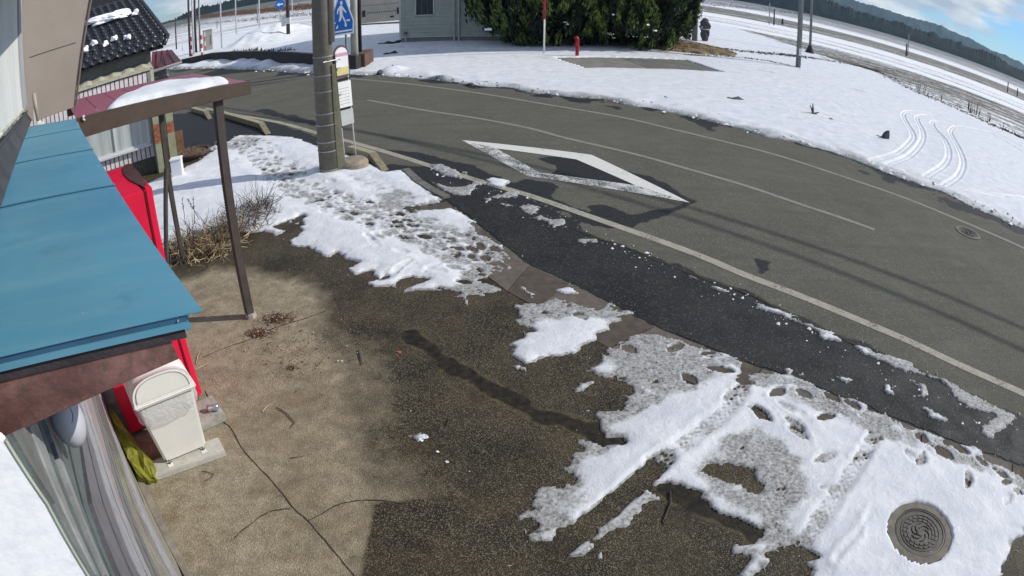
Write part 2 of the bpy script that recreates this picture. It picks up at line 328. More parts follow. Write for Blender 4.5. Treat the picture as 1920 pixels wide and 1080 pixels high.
# ================================================================ ROAD SHEET
def nu(*seg):
    o = []
    for a, b, st in seg: o += list(np.arange(a, b, st))
    o.append(seg[-1][1]); return np.array(o)
xs = nu((-60, -14, 1.), (-14, 14, .075), (14, 34, .4)); ys = nu((-4, 2, .4), (2, 23, .075), (23, 60, 1.))
X, Y = np.meshgrid(xs, ys)
near_line = [(385, 203), (430, 213), (524, 230), (596, 250), (664, 268), (753, 294), (806, 311), (900, 340), (990, 366), (1080, 397), (1160, 425), (1240, 453), (1320, 483), (1400, 517), (1500, 555), (1617, 603), (1700, 638), (1800, 685), (1919, 738), (1990, 772)]
wet_shade_px = [
 [(1015, 297), (1060, 292), (1110, 300), (1150, 318), (1192, 345), (1150, 343), (1100, 337), (1040, 326), (1050, 310)],
 [(700, 278), (745, 284), (800, 292), (880, 312), (965, 345), (985, 336), (1030, 343), (1040, 350), (1032, 366), (1062, 382), (1100, 396), (1160, 410), (1185, 420), (1140, 430), (1050, 395), (960, 358), (860, 322), (760, 298)],
 [(1180, 322), (1255, 350), (1302, 378), (1288, 384), (1215, 348)], [(1300, 378), (1250, 402), (1200, 415), (1140, 417), (1140, 411), (1195, 405), (1245, 395)],
 [(1100, 385), (1150, 392), (1190, 410), (1185, 425), (1120, 405)], [(1420, 488), (1440, 492), (1442, 508), (1425, 512)],
 [(300, 215), (420, 212), (560, 244), (600, 258), (600, 300), (480, 262), (330, 330), (250, 330)],
 [(480, 207), (600, 238), (600, 232), (500, 205)], [(720, 340), (1000, 480), (1400, 690), (1800, 830), (1990, 900), (1990, 830), (1850, 760), (1600, 640), (1420, 560), (1120, 445), (990, 372), (900, 345), (800, 315), (730, 310)]]  # first thin strip here paints in a stretch of cable shadow
wet = np.zeros(X.shape)
for p in wet_shade_px: wet = np.maximum(wet, sstep(-.16, .08, poly_sd(X, Y, GP(p)) + (fbm(X, Y, 3.) - .5) * .3))
edge_px = [(240, 122), (300, 128), (330, 131), (400, 129), (450, 131), (520, 134), (560, 137), (600, 139), (640, 140), (700, 142), (760, 147), (812, 150), (860, 157), (900, 162), (950, 165), (1000, 175), (1075, 184), (1125, 187), (1170, 197), (1220, 203), (1272, 217), (1335, 229), (1410, 250), (1485, 266), (1580, 293), (1626, 309), (1673, 330), (1765, 360), (1811, 383), (1869, 408), (1919, 430), (1990, 462)]
EDGE = GP(edge_px)
VPOLY = EDGE + [(40, -2), (90, 0), (90, 90), (-90, 90), (-90, 60)]
dv = poly_sd(X, Y, VPOLY, 2.)
band = sstep(-.75, -.15, dv + (fbm(X, Y, 1.1, 4, 5.) - .62) * 2.2); wet = np.maximum(wet, band * .95)
wet = np.maximum(wet, .75 * sstep(.62, .74, fbm(X, Y, .5, 5, 30.)) * sstep(-1.6, -.4, dv))
Z = np.zeros(X.shape)
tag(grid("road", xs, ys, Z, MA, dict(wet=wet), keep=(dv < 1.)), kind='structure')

def ribbon(name, pts, w, z, mat, parent=None, nseg=4, jit=0.):
    P = spline([Vector((p[0], p[1], 0)) for p in pts], nseg); vs = []; fs = []; rr = random.Random(len(pts))
    for i, p in enumerate(P):
        d = (P[min(i + 1, len(P) - 1)] - P[max(i - 1, 0)]).normalized(); n = Vector((-d.y, d.x, 0)); k = w / 2 * (1 + rr.uniform(-jit, jit))
        o = n * rr.uniform(-jit, jit) * w
        vs += [(p + n * k + o) + Vector((0, 0, z)), (p - n * k + o) + Vector((0, 0, z))]
    for i in range(len(P) - 1): fs.append((2 * i, 2 * i + 1, 2 * i + 3, 2 * i + 2))
    return me_obj(name, vs, fs, mat, parent)
def paint_mat(name, wear, col=(.60, .59, .54), c0=(.66, .65, .61)):
    t = MT(name, .8); n = t.noise(26, 6, .75); v = t.noise(3, 4)
    f = t.ramp(t.math('ADD', n, t.math('MULTIPLY', t.math('SUBTRACT', v, .5), .5)), [(wear - .05, 1.), (wear + .05, 0.)])
    c = t.mix(t.noise(8, 5), c0, col); t.col(t.mix(f, c, (.10, .098, .085))); t.bump(n, .4, .004); return t.m
PT_E, PT_C, PT_D, PT_R = paint_mat("worn_line_paint", .40, (.22, .20, .15), (.43, .41, .335)), paint_mat("faded_line_paint", .40, (.19, .185, .155), (.27, .265, .23)), paint_mat("fresh_white_paint", .34), paint_mat("crackled_white_paint", .485)
mk = thing("road_marking", "long worn white edge line nearest the pavement, running along the curve of the road", "road line")
ribbon("line", GP(near_line), .145, .004, PT_E, mk)
mk = thing("road_marking", "faint white centre line along the middle of the curving road", "road line")
ribbon("line", GP([(690, 188), (790, 206), (890, 221), (990, 240), (1065, 260), (1190, 289), (1290, 317), (1400, 349), (1500, 383), (1570, 406), (1640, 431)]), .11, .004, PT_C, mk)
mk = thing("road_marking", "thin faded white edge line on the far side of the road, beside the snowy verge", "road line")
ribbon("line", GP([(640, 147), (700, 151), (787, 160), (912, 177), (1025, 196), (1122, 212), (1180, 223), (1260, 242), (1355, 265), (1450, 289), (1580, 331), (1696, 371), (1811, 418), (1919, 465), (1990, 500)]), .12, .004, PT_C, mk)
dm = thing("road_marking", "large white diamond outline painted on the road before a crossing", "road marking")
D = [G(866, 263), G(1109, 290.5), G(1294, 380.5), G(987.5, 330)]; I = [G(929, 279), G(1084, 299), G(1193, 347), G(1003, 323)]
I[0] = G(930, 278.5); I[1] = G(1080, 299); I[2] = G(1192, 348); I[3] = G(1012, 324)
for k, mt_ in ((0, PT_D), (1, PT_D), (2, PT_R), (3, PT_R)):
    a, b, c_, d_ = D[k], D[(k + 1) % 4], I[(k + 1) % 4], I[k]; up = Vector((0, 0, .004))
    me_obj("painted_band", [a + up, b + up, c_ + up, d_ + up], [(0, 1, 2, 3)], mt_, dm)

# ================================================================ PAVEMENT (SIDEWALK), GUTTER SLABS, FORECOURT
walk_px = [(800, 338), (836, 372), (905, 425), (950, 462), (985, 492), (1100, 545), (1210, 603), (1300, 640), (1400, 680), (1480, 705), (1600, 752), (1700, 792), (1800, 830), (1990, 900), (1990, 845), (1906, 800), (1840, 762), (1700, 690), (1590, 643), (1500, 602), (1420, 562), (1300, 512), (1200, 473), (1120, 445), (1060, 420), (960, 375), (880, 350), (830, 338)]
WP = GP(walk_px); _w = []
for _i in range(len(WP)):
    _a, _b = WP[_i], WP[(_i + 1) % len(WP)]; _n = max(1, int(math.dist(_a, _b) / .06))
    for _k in range(_n): _w.append((_a[0] + (_b[0] - _a[0]) * _k / _n + random.gauss(0, .010), _a[1] + (_b[1] - _a[1]) * _k / _n + random.gauss(0, .014)))
WP = _w; xs = nu((-3, 6.6, .08)); ys = nu((1.4, 10.5, .08)); X, Y = np.meshgrid(xs, ys); wd = poly_sd(X, Y, WP)
tag(me_obj("pavement", [(x, y, .005) for x, y in WP], [tuple(range(len(WP)))], MW), kind='structure')
crackm = M("crack_dark", (.035, .027, .018), .9, var=.2)
ck = thing("pavement_crack", "long dark split between the road surface and the wet pavement asphalt", "crack")
ribbon("split", GP([(1060, 421), (1120, 447), (1170, 462), (1210, 480), (1262, 500), (1330, 527), (1405, 553), (1480, 590), (1600, 645), (1700, 690)]), .035, .0085, crackm, ck, 6, .35)
# concrete gutter slabs between pavement and forecourt
gut = thing("gutter_channel", "brown concrete channel slabs edging the forecourt beside the wet pavement", "gutter")
ga = GP([(836, 378), (905, 430), (985, 496), (1100, 549), (1210, 607), (1300, 644), (1400, 684), (1480, 709), (1600, 757), (1700, 797), (1800, 836), (1990, 905)])
gb = GP([(770, 398), (850, 470), (945, 545), (1030, 592), (1122, 645), (1230, 694), (1344, 740), (1440, 776), (1580, 826), (1700, 872), (1800, 912), (1990, 975)])
gm = [M("channel_concrete", (.085, .066, .05), .85, var=.35, sc=9, bump=.5, bsc=140, grime=.5), M("channel_concrete_pale", (.125, .105, .085), .85, var=.3, sc=9, bump=.5, bsc=140, grime=.5)]
def lerp2(P, t):
    t = min(t, len(P) - 1.0001); i = int(t); f = t - i; return Vector((P[i][0] * (1 - f) + P[i + 1][0] * f, P[i][1] * (1 - f) + P[i + 1][1] * f, 0))
cum = [0.]
for i in range(1, len(ga)): cum.append(cum[-1] + math.dist(ga[i], ga[i - 1]))
def par(s): 
    for i in range(1, len(cum)):
        if s <= cum[i]: return i - 1 + (s - cum[i - 1]) / (cum[i] - cum[i - 1])
    return len(cum) - 1.001
s = 0.; k = 0
while s < cum[-1] - .5:
    t0, t1 = par(s + .006), par(min(s + .594, cum[-1])); m = MB(); zt = .014 + random.uniform(-.003, .003)
    a0, a1, b0, b1 = lerp2(ga, t0), lerp2(ga, t1), lerp2(gb, t0), lerp2(gb, t1)
    m.slab([v + Vector((0, 0, -.03)) for v in (a0, b0, b1, a1)], (0, 0, .03 + zt)); m.build("channel_slab", gm[k % 2], gut, .004)
    s += .6; k += 1
# forecourt
xs = nu((-8, -4, .1), (-4, 4.6, .035)); ys = nu((-.5, 1.6, .1), (1.6, 8.2, .035), (8.2, 13, .1)); X, Y = np.meshgrid(xs, ys)
court = gb + [(9, -1), (-8, -1), (-8, 13), (-2, 9.8)]
cdm = poly_sd(X, Y, court)
tan = np.zeros(X.shape)
tanp = [([(330, 525), (400, 500), (480, 515), (560, 530), (612, 560), (600, 600), (600, 640), (650, 690), (640, 760), (680, 840), (690, 900), (700, 945), (678, 1090), (660, 1200), (200, 1200), (200, 600)], 1., .35),
        ([(600, 600), (700, 640), (760, 760), (800, 900), (900, 1000), (880, 1100), (690, 1100), (640, 760)], .45, .5),
        ([(690, 930), (650, 1000), (640, 1200), (250, 1200), (270, 900), (430, 800)], 1.2, .12)]
for p, a, sf in tanp: tan = np.maximum(tan, a * sstep(-sf, sf, poly_sd(X, Y, GP(p), 1.2) + (fbm(X, Y, 1.5, 4, 9.) - .5) * sf))
tan += .25 * (fbm(X, Y, .8, 4, 3.) - .5) * 2
cut = poly_sd(X, Y, GP([(700, 945), (680, 1090), (670, 1200), (1000, 1200), (1000, 930), (830, 935)]), 1.); tan = tan * (1 - .8 * sstep(-.01, .01, cut) * (1 - sstep(.5, 1., cut)))  # tan lowered beyond a sharp straight edge
sm = np.zeros(X.shape)
for ln, wdt in ((GP([(770, 628), (850, 690), (940, 740), (1010, 780), (1110, 808), (1170, 842)]), .07), (GP([(1250, 916), (1320, 950), (1380, 975), (1425, 1003)]), .07)):
    d = line_d(X, Y, ln, .4) + (fbm(X, Y, 5., 5) - .5) * .15; sm = np.maximum(sm, sstep(wdt + .075, wdt - .03, d))
tag(grid("forecourt", xs, ys, np.full(X.shape, .009), MC, dict(tan=np.clip(tan, 0, 1.3), smooth=sm), keep=(cdm > -.12)), kind='structure')
jt = thing("slab_joint", "straight dark joint across the tan concrete near the bin", "joint")
ribbon("groove", GP([(385, 735), (418, 790), (432, 803), (462, 852), (512, 905), (552, 955), (578, 978), (618, 1025), (668, 1085), (720, 1150)]), .008, .0125, crackm, jt, 5, .4)
ck2 = thing("concrete_crack", "thin crack branching right from the slab joint to the darker patch edge", "crack")
ribbon("split", GP([(578, 978), (600, 968), (628, 951), (660, 942), (704, 940), (760, 946)]), .008, .0125, crackm, ck2, 5, .5)
ck3 = thing("concrete_crack", "thin dark crack running from the shelter post towards the vending machine", "crack")
ribbon("split", GP([(380, 672), (420, 655), (455, 643), (480, 632), (520, 615), (575, 598), (610, 585)]), .009, .0125, crackm, ck3, 5, .5)
ck4 = thing("concrete_crack", "faint crack on the bare tan concrete left of the slab joint", "crack")
ribbon("split", GP([(440, 1010), (470, 985), (505, 962), (545, 955)]), .008, .0125, crackm, ck4, 5, .5)

# ================================================================ NEAR SNOW (one sheet of packed, trodden patches)
xs = np.arange(-9.6, 7.0, .024); ys = np.arange(1.35, 14.2, .024); X, Y = np.meshgrid(xs, ys)
SNOW = [
 [(262, 352), (300, 335), (345, 318), (372, 303), (398, 284), (422, 268), (441, 257), (452, 254), (529, 256), (565, 263), (599, 276), (640, 288), (681, 302), (726, 323), (750, 319), (762, 321), (797, 350), (826, 373), (824, 380), (780, 386), (748, 393), (767, 396), (812, 395), (849, 390), (862, 400), (882, 415), (897, 432), (912, 447), (951, 471), (975, 489), (988, 504), (963, 515), (930, 515), (908, 528), (945, 534), (957, 531), (945, 536), (947, 545), (927, 555), (885, 558), (876, 573), (870, 581), (870, 566), (849, 558), (861, 551), (827, 546), (782, 546), (755, 552), (752, 548), (782, 537), (800, 528), (773, 522), (746, 530), (740, 539), (698, 541), (691, 533), (731, 522), (722, 519), (713, 528), (698, 518), (702, 509), (691, 510), (667, 519), (646, 506), (667, 495), (649, 487), (645, 480), (631, 475), (622, 480), (601, 481), (580, 463), (545, 462), (548, 454), (561, 435), (571, 415), (568, 406), (549, 412), (516, 425), (540, 435), (516, 442), (492, 436), (470, 440), (430, 440), (380, 452), (330, 470), (300, 480), (280, 420)],
 [(969, 575), (1008, 570), (1038, 561), (1075, 567), (1103, 577), (1119, 581), (1144, 569), (1150, 584), (1182, 589), (1150, 594), (1163, 602), (1147, 608), (1150, 622), (1125, 627), (1113, 635), (1100, 647), (1063, 672), (1016, 678), (994, 689), (972, 691), (967, 678), (952, 669), (963, 647), (991, 622), (975, 614), (967, 591)],
 [(967, 541), (985, 538), (1008, 556), (1003, 567), (991, 564)], [(1047, 547), (1069, 542), (1083, 552), (1060, 553)],
 [(1125, 650), (1157, 646), (1182, 631), (1200, 625), (1236, 620), (1254, 630), (1285, 638), (1288, 647), (1316, 650), (1344, 660), (1385, 672), (1396, 682), (1388, 700), (1391, 715), (1401, 703), (1430, 700), (1441, 700), (1479, 695), (1508, 716), (1527, 725), (1549, 738), (1568, 752), (1600, 750), (1625, 765), (1671, 784), (1698, 795), (1752, 817), (1779, 836), (1822, 838), (1844, 852), (1860, 868), (1888, 882), (1925, 905), (1990, 935), (1990, 1010), (1925, 1000), (1905, 1010), (1890, 1040), (1869, 1090), (1860, 1200), (1500, 1200), (1505, 1090), (1511, 1074), (1519, 1044), (1489, 1033), (1439, 1052), (1417, 1080), (1400, 1110), (1378, 1080), (1403, 1047), (1378, 1042), (1375, 1030), (1417, 1002), (1380, 975), (1330, 948), (1288, 926), (1252, 915), (1223, 921), (1249, 931), (1249, 943), (1209, 937), (1204, 963), (1184, 999), (1142, 1008), (1102, 1013), (1117, 1030), (1108, 1047), (1060, 1044), (1080, 1022), (1102, 1000), (1052, 999), (1057, 994), (1043, 1013), (1007, 1027), (967, 1022), (984, 997), (962, 982), (956, 960), (993, 946), (1007, 918), (1057, 907), (1074, 904), (1052, 878), (1074, 847), (1083, 825), (1136, 839), (1164, 833), (1133, 822), (1119, 811), (1113, 794), (1119, 775), (1144, 775), (1169, 757), (1177, 728), (1169, 719), (1135, 713), (1100, 733), (1078, 739), (1082, 722), (1119, 707), (1085, 700), (1119, 678), (1132, 663)],
 [(945, 1040), (975, 1036), (978, 1055), (960, 1062), (938, 1056)],
 [(1595, 646), (1627, 650), (1640, 664), (1687, 676), (1725, 692), (1763, 708), (1793, 727), (1822, 743), (1860, 760), (1896, 769), (1906, 784), (1882, 806), (1858, 817), (1839, 814), (1836, 798), (1862, 778), (1844, 781), (1806, 765), (1790, 752), (1785, 738), (1760, 714), (1711, 703), (1684, 692), (1655, 680), (1617, 665)],
 [(806, 309), (823, 309), (861, 319), (871, 336), (849, 333), (825, 326)], [(912, 339), (927, 334), (957, 341), (940, 355), (925, 352)],
 [(865, 350), (895, 341), (900, 347), (885, 358), (880, 365), (840, 362), (835, 352)], [(902, 371), (925, 369), (947, 362), (972, 362), (975, 367), (940, 372), (912, 380)],
 [(967, 392), (980, 384), (1000, 385), (1017, 392), (1008, 400), (995, 405), (978, 400)], [(992, 410), (1015, 405), (1030, 412), (1055, 412), (1057, 422), (1035, 430), (1022, 417)],
 [(1070, 440), (1082, 447), (1117, 450), (1120, 457), (1087, 457)], [(801, 338), (837, 350), (878, 360), (873, 367), (847, 367), (830, 358)], [(930, 378), (952, 384), (960, 392), (945, 388)],
 [(1265, 506), (1279, 508), (1319, 530), (1369, 548), (1344, 547), (1291, 519)], [(1413, 567), (1438, 572), (1482, 594), (1508, 606), (1562, 622), (1580, 643), (1546, 634), (1508, 611), (1460, 592), (1415, 578)],
 [(1300, 628), (1329, 625), (1322, 634)], [(1568, 708), (1598, 712), (1584, 722)], [(1700, 716), (1735, 722), (1742, 745), (1725, 750), (1722, 728)], [(775, 820), (790, 812), (802, 818), (798, 828), (786, 830)],
 [(1195, 632), (1210, 626), (1222, 632), (1212, 640)], [(1660, 720), (1672, 724), (1670, 738), (1658, 733)], [(1730, 765), (1760, 775), (1790, 800), (1770, 800), (1740, 785)]]
sd = np.full(X.shape, -.6)
for p in SNOW: sd = np.maximum(sd, poly_sd(X, Y, GP(p)))
_u = X * .93 - Y * .36; _v = X * .36 + Y * .93
sd = sd + (fbm(_u * .22, _v, 11., 4, 70.) - .5) * .16 + (fbm(X, Y, 5., 5) - .5) * .10 + (fbm(X, Y, 26., 3, 4.) - .5) * .035
# little crumbs off the edges
crumb = fbm(X, Y, 16., 3, 40.); sd = np.maximum(sd, np.where((sd > -.12), (crumb - .76) * .22, -1))
thick = .012 + .022 * fbm(X, Y, .9, 3, 8.)
fat = [([(560, 460), (640, 380), (780, 470), (900, 520), (800, 545), (690, 520)], .024), ([(300, 330), (480, 270), (600, 290), (750, 330), (740, 380), (560, 420), (300, 450)], .03),
       ([(1500, 800), (1900, 900), (1860, 1100), (1500, 1100), (1620, 900)], .012), ([(1180, 760), (1260, 740), (1330, 780), (1200, 880), (1130, 880)], .012), ([(1000, 620), (1110, 600), (1140, 620), (1000, 680)], .016)]
for p, a in fat: thick += a * sstep(-.3, .3, poly_sd(X, Y, GP(p), 1.))
h = thick * (1 - np.exp(-np.clip(sd, 0, 9) / .075))
thin = np.zeros(X.shape)
thinp = [[(1135, 650), (1236, 620), (1390, 680), (1300, 740), (1180, 800), (1119, 811), (1150, 700)], [(1401, 703), (1500, 712), (1800, 845), (1925, 905), (1925, 925), (1700, 850), (1450, 740)],
         [(1300, 880), (1340, 830), (1420, 800), (1500, 860), (1520, 930), (1480, 990), (1400, 970), (1340, 930)], [(1057, 907), (956, 960), (967, 1022), (1060, 1000), (1110, 940)], [(1100, 1000), (1209, 930), (1250, 940), (1180, 1005), (1108, 1050)],
         [(975, 565), (1090, 560), (1190, 590), (1130, 600), (1010, 610), (960, 640)], [(640, 330), (700, 330), (790, 372), (740, 392), (690, 370)], [(880, 440), (990, 500), (950, 560), (840, 550), (900, 500)], [(1595, 640), (1920, 770), (1840, 820), (1780, 770)],
         [(806, 305), (1060, 410), (1120, 460), (960, 410), (800, 350)], [(1068, 820), (1150, 835), (1060, 900)], [(1440, 1040), (1400, 930), (1500, 1000), (1520, 1080)], [(640, 540), (950, 555), (900, 590), (700, 560)]]
for p in thinp: thin = np.maximum(thin, sstep(-.14, .12, poly_sd(X, Y, GP(p), .8)))
bare = poly_sd(X, Y, GP([(1308, 884), (1328, 870), (1375, 868), (1418, 880), (1432, 905), (1440, 930), (1417, 935), (1360, 908)]), .5) + (fbm(X, Y, 9., 4, 2.) - .5) * .12
h = np.where(bare > 0, h * np.clip(1 - bare / .05, -.3, 1), h)
h *= 1 - .62 * thin * (0.45 + fbm(X, Y, 7., 4, 6.))
# trodden path through the left patch
path = GP([(452, 268), (500, 300), (545, 340), (600, 375), (680, 395), (760, 425), (840, 460), (920, 505)])
pd = line_d(X, Y, path, 1.2); pm = sstep(.62, .25, pd)
h *= 1 - .72 * pm * (.5 + fbm(X, Y, 4., 4, 44.))
def foot(cx, cy, ang, l=.27, w=.095, deep=.92, rim=.006):
    global h
    m = (X > cx - .3) & (X < cx + .3) & (Y > cy - .3) & (Y < cy + .3)
    if not m.any(): return
    x = X[m] - cx; y = Y[m] - cy; u = x * math.cos(ang) + y * math.sin(ang); v = -x * math.sin(ang) + y * math.cos(ang)
    ww = w * (1 + .18 * np.cos(u / l * 5.)); e = np.sqrt((u / (l / 2)) ** 2 + (v / (ww / 2)) ** 2) + (fbm(X[m], Y[m], 14., 4, 90.) - .5) * .85; hm = h[m]
    k = sstep(1.12, .82, e); hm = np.where(hm > 0, hm * (1 - deep * k) + rim * np.exp(-((e - 1.25) / .2) ** 2), hm); h[m] = hm
rr = random.Random(5)
PS = spline([Vector((a, b, 0)) for a, b in path], 24)
for i in range(260):
    j = rr.randrange(len(PS) - 1); p = PS[j]; d = (PS[j + 1] - PS[j]).normalized(); off = rr.gauss(0, .24)
    foot(p.x - d.y * off, p.y + d.x * off, math.atan2(d.y, d.x) + rr.gauss(0, .35), .27, .10, min(rr.uniform(.25, .8), rr.uniform(.3, 1.)), .005)
for a in [(795, 446, 20, .97), (856, 468, 12, 1), (909, 486, 35, 1), (868, 531, 5, .97), (900, 465, 60, .9), (930, 470, 30, .9), (812, 505, -30, .3), (752, 506, -35, .35), (733, 520, -30, .35), (806, 468, 50, .3), (885, 470, 40, .9), (773, 425, 25, .7), (700, 460, 40, .2),
          (1266, 655, -20, 1), (1350, 696, 10, 1), (1334, 668, 5, .85), (1290, 712, 40, 1), (1180, 657, 35, .95), (1088, 596, 35, .85), (1458, 738, -20, 1), (1505, 740, 30, .98), (1425, 778, 35, .97), (1490, 800, 35, .95), (1548, 785, -10, 1), (1597, 760, 30, .96),
          (1632, 828, -10, .95), (1614, 858, -20, .9), (1728, 825, 35, .97), (1764, 850, 30, .95), (1725, 868, -60, .95), (1705, 860, 50, .55), (1812, 903, -80, .95), (1886, 907, -30, .95), (1886, 942, -60, .7), (1545, 862, -20, .75), (1552, 920, 0, .8), (1495, 815, 35, .8), (1368, 745, -40, 1), (1394, 727, -20, 1),
          (1668, 775, 30, .9), (1640, 790, 20, .5), (1838, 868, 40, .9), (1905, 925, 30, .8), (1180, 735, 10, .6), (1250, 660, 40, .6), (1480, 770, 30, .5), (1560, 748, 30, .95), (1700, 800, 30, .95), (1800, 845, 30, .9), (1875, 890, 30, .9)]:
    c = G(a[0], a[1]); e = G(a[0] + 6 * math.cos(math.radians(a[2])), a[1] + 6 * math.sin(math.radians(a[2]))); foot(c.x, c.y, math.atan2(e.y - c.y, e.x - c.x), (.20 + .08 * rr.random()) if a[3] > .5 else .4, .08 + .03 * rr.random(), a[3] * .93)
# tyre tracks pressed through the snow
def track(px, w, deep, tread=.006, edge=.012):
    global h
    P = GP(px); d = line_d(X, Y, P, .5) + (fbm(X, Y, 9., 4, 15.) - .5) * .055; k = sstep(w / 2 + .02, w / 2 - .02, d)
    a = Vector(P[0]); b = Vector(P[-1]); u = (b - a).normalized(); s = (X - a.x) * u.x + (Y - a.y) * u.y; q = (X - a.x) * -u.y + (Y - a.y) * u.x
    tr = .5 + .5 * np.sin(s * 105 + 1.5 * np.sign(np.sin(q * 70))) * (np.sin(q * 70 + 1) > -.6)
    t_ = sstep(0, .15, np.abs((s / (b - a).length) % 1)); g = np.clip(deep(s / (b - a).length) if callable(deep) else deep, 0, 1.4)
    h = np.where(h > 0, h * (1 - g * k) + k * tread * tr * (g < .97) + edge * np.exp(-((d - w / 2 - .035) / .03) ** 2), h)
track([(1391, 735), (1362, 775), (1230, 875)], .165, .72, .008, .005)
track([(1250, 858), (1060, 1020)], .175, lambda s_: .86 + 1.2 * s_, .006, .004)
track([(1640, 822), (1597, 885), (1545, 960), (1502, 1032)], .15, .75, .008, .005)
track([(1630, 968), (1600, 1010), (1560, 1056)], .035, .3, 0, .016)
mh = (G(1663, 1003) + G(1782, 1003) + G(1722, 948) + G(1722, 1055)) / 4; dmh = np.hypot(X - mh.x, Y - mh.y)
h = np.where(dmh < .326, -.05, np.where(dmh < .55, np.minimum(h, .024 + .01 * (dmh - .33) / .2), h))
dp_ = np.hypot(X + 3.15, Y - 10.26); h = h + .03 * np.exp(-((dp_ - .3) / .12) ** 2) * (h > 0)
h = h + (h > 0.004) * ((fbm(X, Y, 9., 4, 50.) - .5) * .012 + (fbm(X, Y, 40., 3, 51.) - .5) * .004)
thn = np.clip(1 - sstep(.003, .020, h) + .30 * thin, 0, 1)
Zs = np.where(h > .002, h + .014, -.03)
tag(grid("trodden_snow", xs, ys, Zs, MS, dict(thin=thn), keep=(h > .002)), "patchy trodden snow with footprints and tyre tracks lying on pavement and forecourt", "snow", kind='stuff')

# ================================================================ SNOW VERGE ACROSS THE ROAD
xs = nu((-60, -26, .8), (-26, -7, .2), (-7, 7, .11), (7, 10, .065), (10, 20, .042), (20, 26, .065), (26, 60, .7)); ys = nu((3, 8, .2), (8, 10, .075), (10, 22, .045), (22, 25, .075), (25, 40, .16), (40, 62, .8)); X, Y = np.meshgrid(xs, ys)
d = poly_sd(X, Y, VPOLY, 3.) + (fbm(X, Y, 2.2, 4) - .5) * .35
hv = .055 * (1 - np.exp(-np.clip(d, 0, 9) / .22)) + .03 * sstep(.3, 1.5, d) + .05 * (fbm(X, Y, .35, 4, 3.) - .5)
bank = np.exp(-((d - .55) / .45) ** 2); hv += bank * np.clip(fbm(X, Y, 1.1, 5, 12.) - .45, 0, 1) * .22 * sstep(14, 4, X)
def gl(px, a, r):
    global hv
    for q in px:
        c = G(*q); hv = hv + a * np.exp(-((X - c.x) ** 2 + (Y - c.y) ** 2) / r ** 2) * (.6 + .9 * fbm(X, Y, 1.3, 5, 21.)) * (d > .1)
gl([(345, 125), (380, 121), (415, 118)], .14, .9); gl([(450, 119), (480, 118), (505, 121)], .17, .8); gl([(535, 127), (560, 129), (585, 131), (610, 133)], .10, .7)
gl([(470, 88), (500, 80), (530, 74), (565, 66)], .45, 2.2)
gl([(745, 134)], .16, .28); gl([(728, 137)], .10, .3); gl([(830, 149), (840, 150), (815, 149)], .05, .3); gl([(560, 60)], .35, 1.6)
tracks = [[(1634, 305), (1680, 292), (1706, 270), (1711, 255), (1698, 232), (1693, 217), (1705, 211), (1730, 213), (1770, 222), (1850, 245), (1919, 280)],
          [(1665, 313), (1705, 296), (1727, 270), (1729, 250), (1719, 228), (1722, 221), (1745, 219), (1790, 231), (1860, 255), (1919, 290)],
          [(1735, 336), (1770, 312), (1778, 290), (1770, 265), (1752, 245), (1747, 233), (1758, 230), (1790, 237)],
          [(1768, 352), (1795, 335), (1805, 310), (1798, 285), (1785, 260), (1782, 247), (1800, 240), (1860, 252)],
          [(1660, 318), (1740, 343), (1800, 359), (1860, 371), (1925, 382)], [(1700, 327), (1780, 352), (1850, 366), (1925, 376)]]
for t_ in tracks:
    P = [(v.x, v.y) for v in spline([Vector((a, b, 0)) for a, b in GP(t_)], 6)]; dd = line_d(X, Y, P, .6)
    hv = hv - .012 * sstep(.11, .07, dd) - .030 * np.exp(-((dd - .075) / .028) ** 2) + .010 * np.exp(-((dd - .14) / .03) ** 2)
plate = GP([(1042, 110), (1062, 119), (1100, 130.5), (1200, 132), (1356, 138), (1284, 114)]); pdv = poly_sd(X, Y, plate) + (fbm(X, Y, 2.5, 3) - .5) * .12
hv = np.where(pdv > 0, -.1, hv)
hv *= 1 - .85 * sstep(56, 61, Y)
hv = hv + (fbm(X, Y, 4., 4, 33.) - .5) * .018
trod = sstep(.5, .2, line_d(X, Y, GP([(700, 88), (800, 92), (900, 95), (1000, 98), (1180, 100)]), 1.)) ; hv -= .07 * trod * (fbm(X, Y, 3.2, 3, 61.) > .52)
Zv = np.where((d > 0) & (pdv <= 0), hv, -.16)
dirty = np.clip(sstep(.9, .0, d) * (.30 + 1.0 * fbm(X, Y, 2., 5, 7.)), 0, 1)
tn2 = np.clip(dirty + .5 * sstep(.64, .72, fbm(X, Y, 1.9, 5, 70.)) * (Y > 24), 0, 1)
tn2 = np.where(X > 0, tn2, np.maximum(tn2, 0))
RX = np.interp(Y, [20, 24, 28, 32, 37, 40, 60], [27.5, 25.4, 24.9, 24.3, 24.9, 22.3, 22.]); RX = np.where(Y < 20, 40, RX)
fq = X - RX + (fbm(X, Y, 1.3, 4) - .5) * 1.4; fld = sstep(-.9, .3, fq); Zv = np.where(fq > .35, -.16, Zv) 
tn2 = np.maximum(tn2, sstep(.0, .3, fld) * sstep(.42, .58, .5 * fbm(X * 3.2, Y * .35, 1., 4, 81.) + .5 * fbm(X, Y, 2.6, 4, 82.)) * .95)
tag(grid("snow_verge", xs, ys, Zv, MS, dict(thin=tn2), keep=(d > 0) & (fq < .5)), kind='structure')
pc = M("plate_concrete", (.20, .195, .17), .85, var=.25, sc=1.5, bump=.3, grime=.35)
pl = thing("concrete_plate", "flat grey concrete plate laid in the snow beside the red standpipe", "concrete slab")
pw = [Vector((a, b, 0)) for a, b in plate]
ca, cb = G(1150, 112), G(1243, 135)
m = MB(); m.prism([Vector((v.x, v.y, .0)) for v in [G(1030, 106), G(1153, 106.5), G(1235, 138), G(1092, 137)]], (0, 0, .035)); m.build("slab_panel", pc, pl)
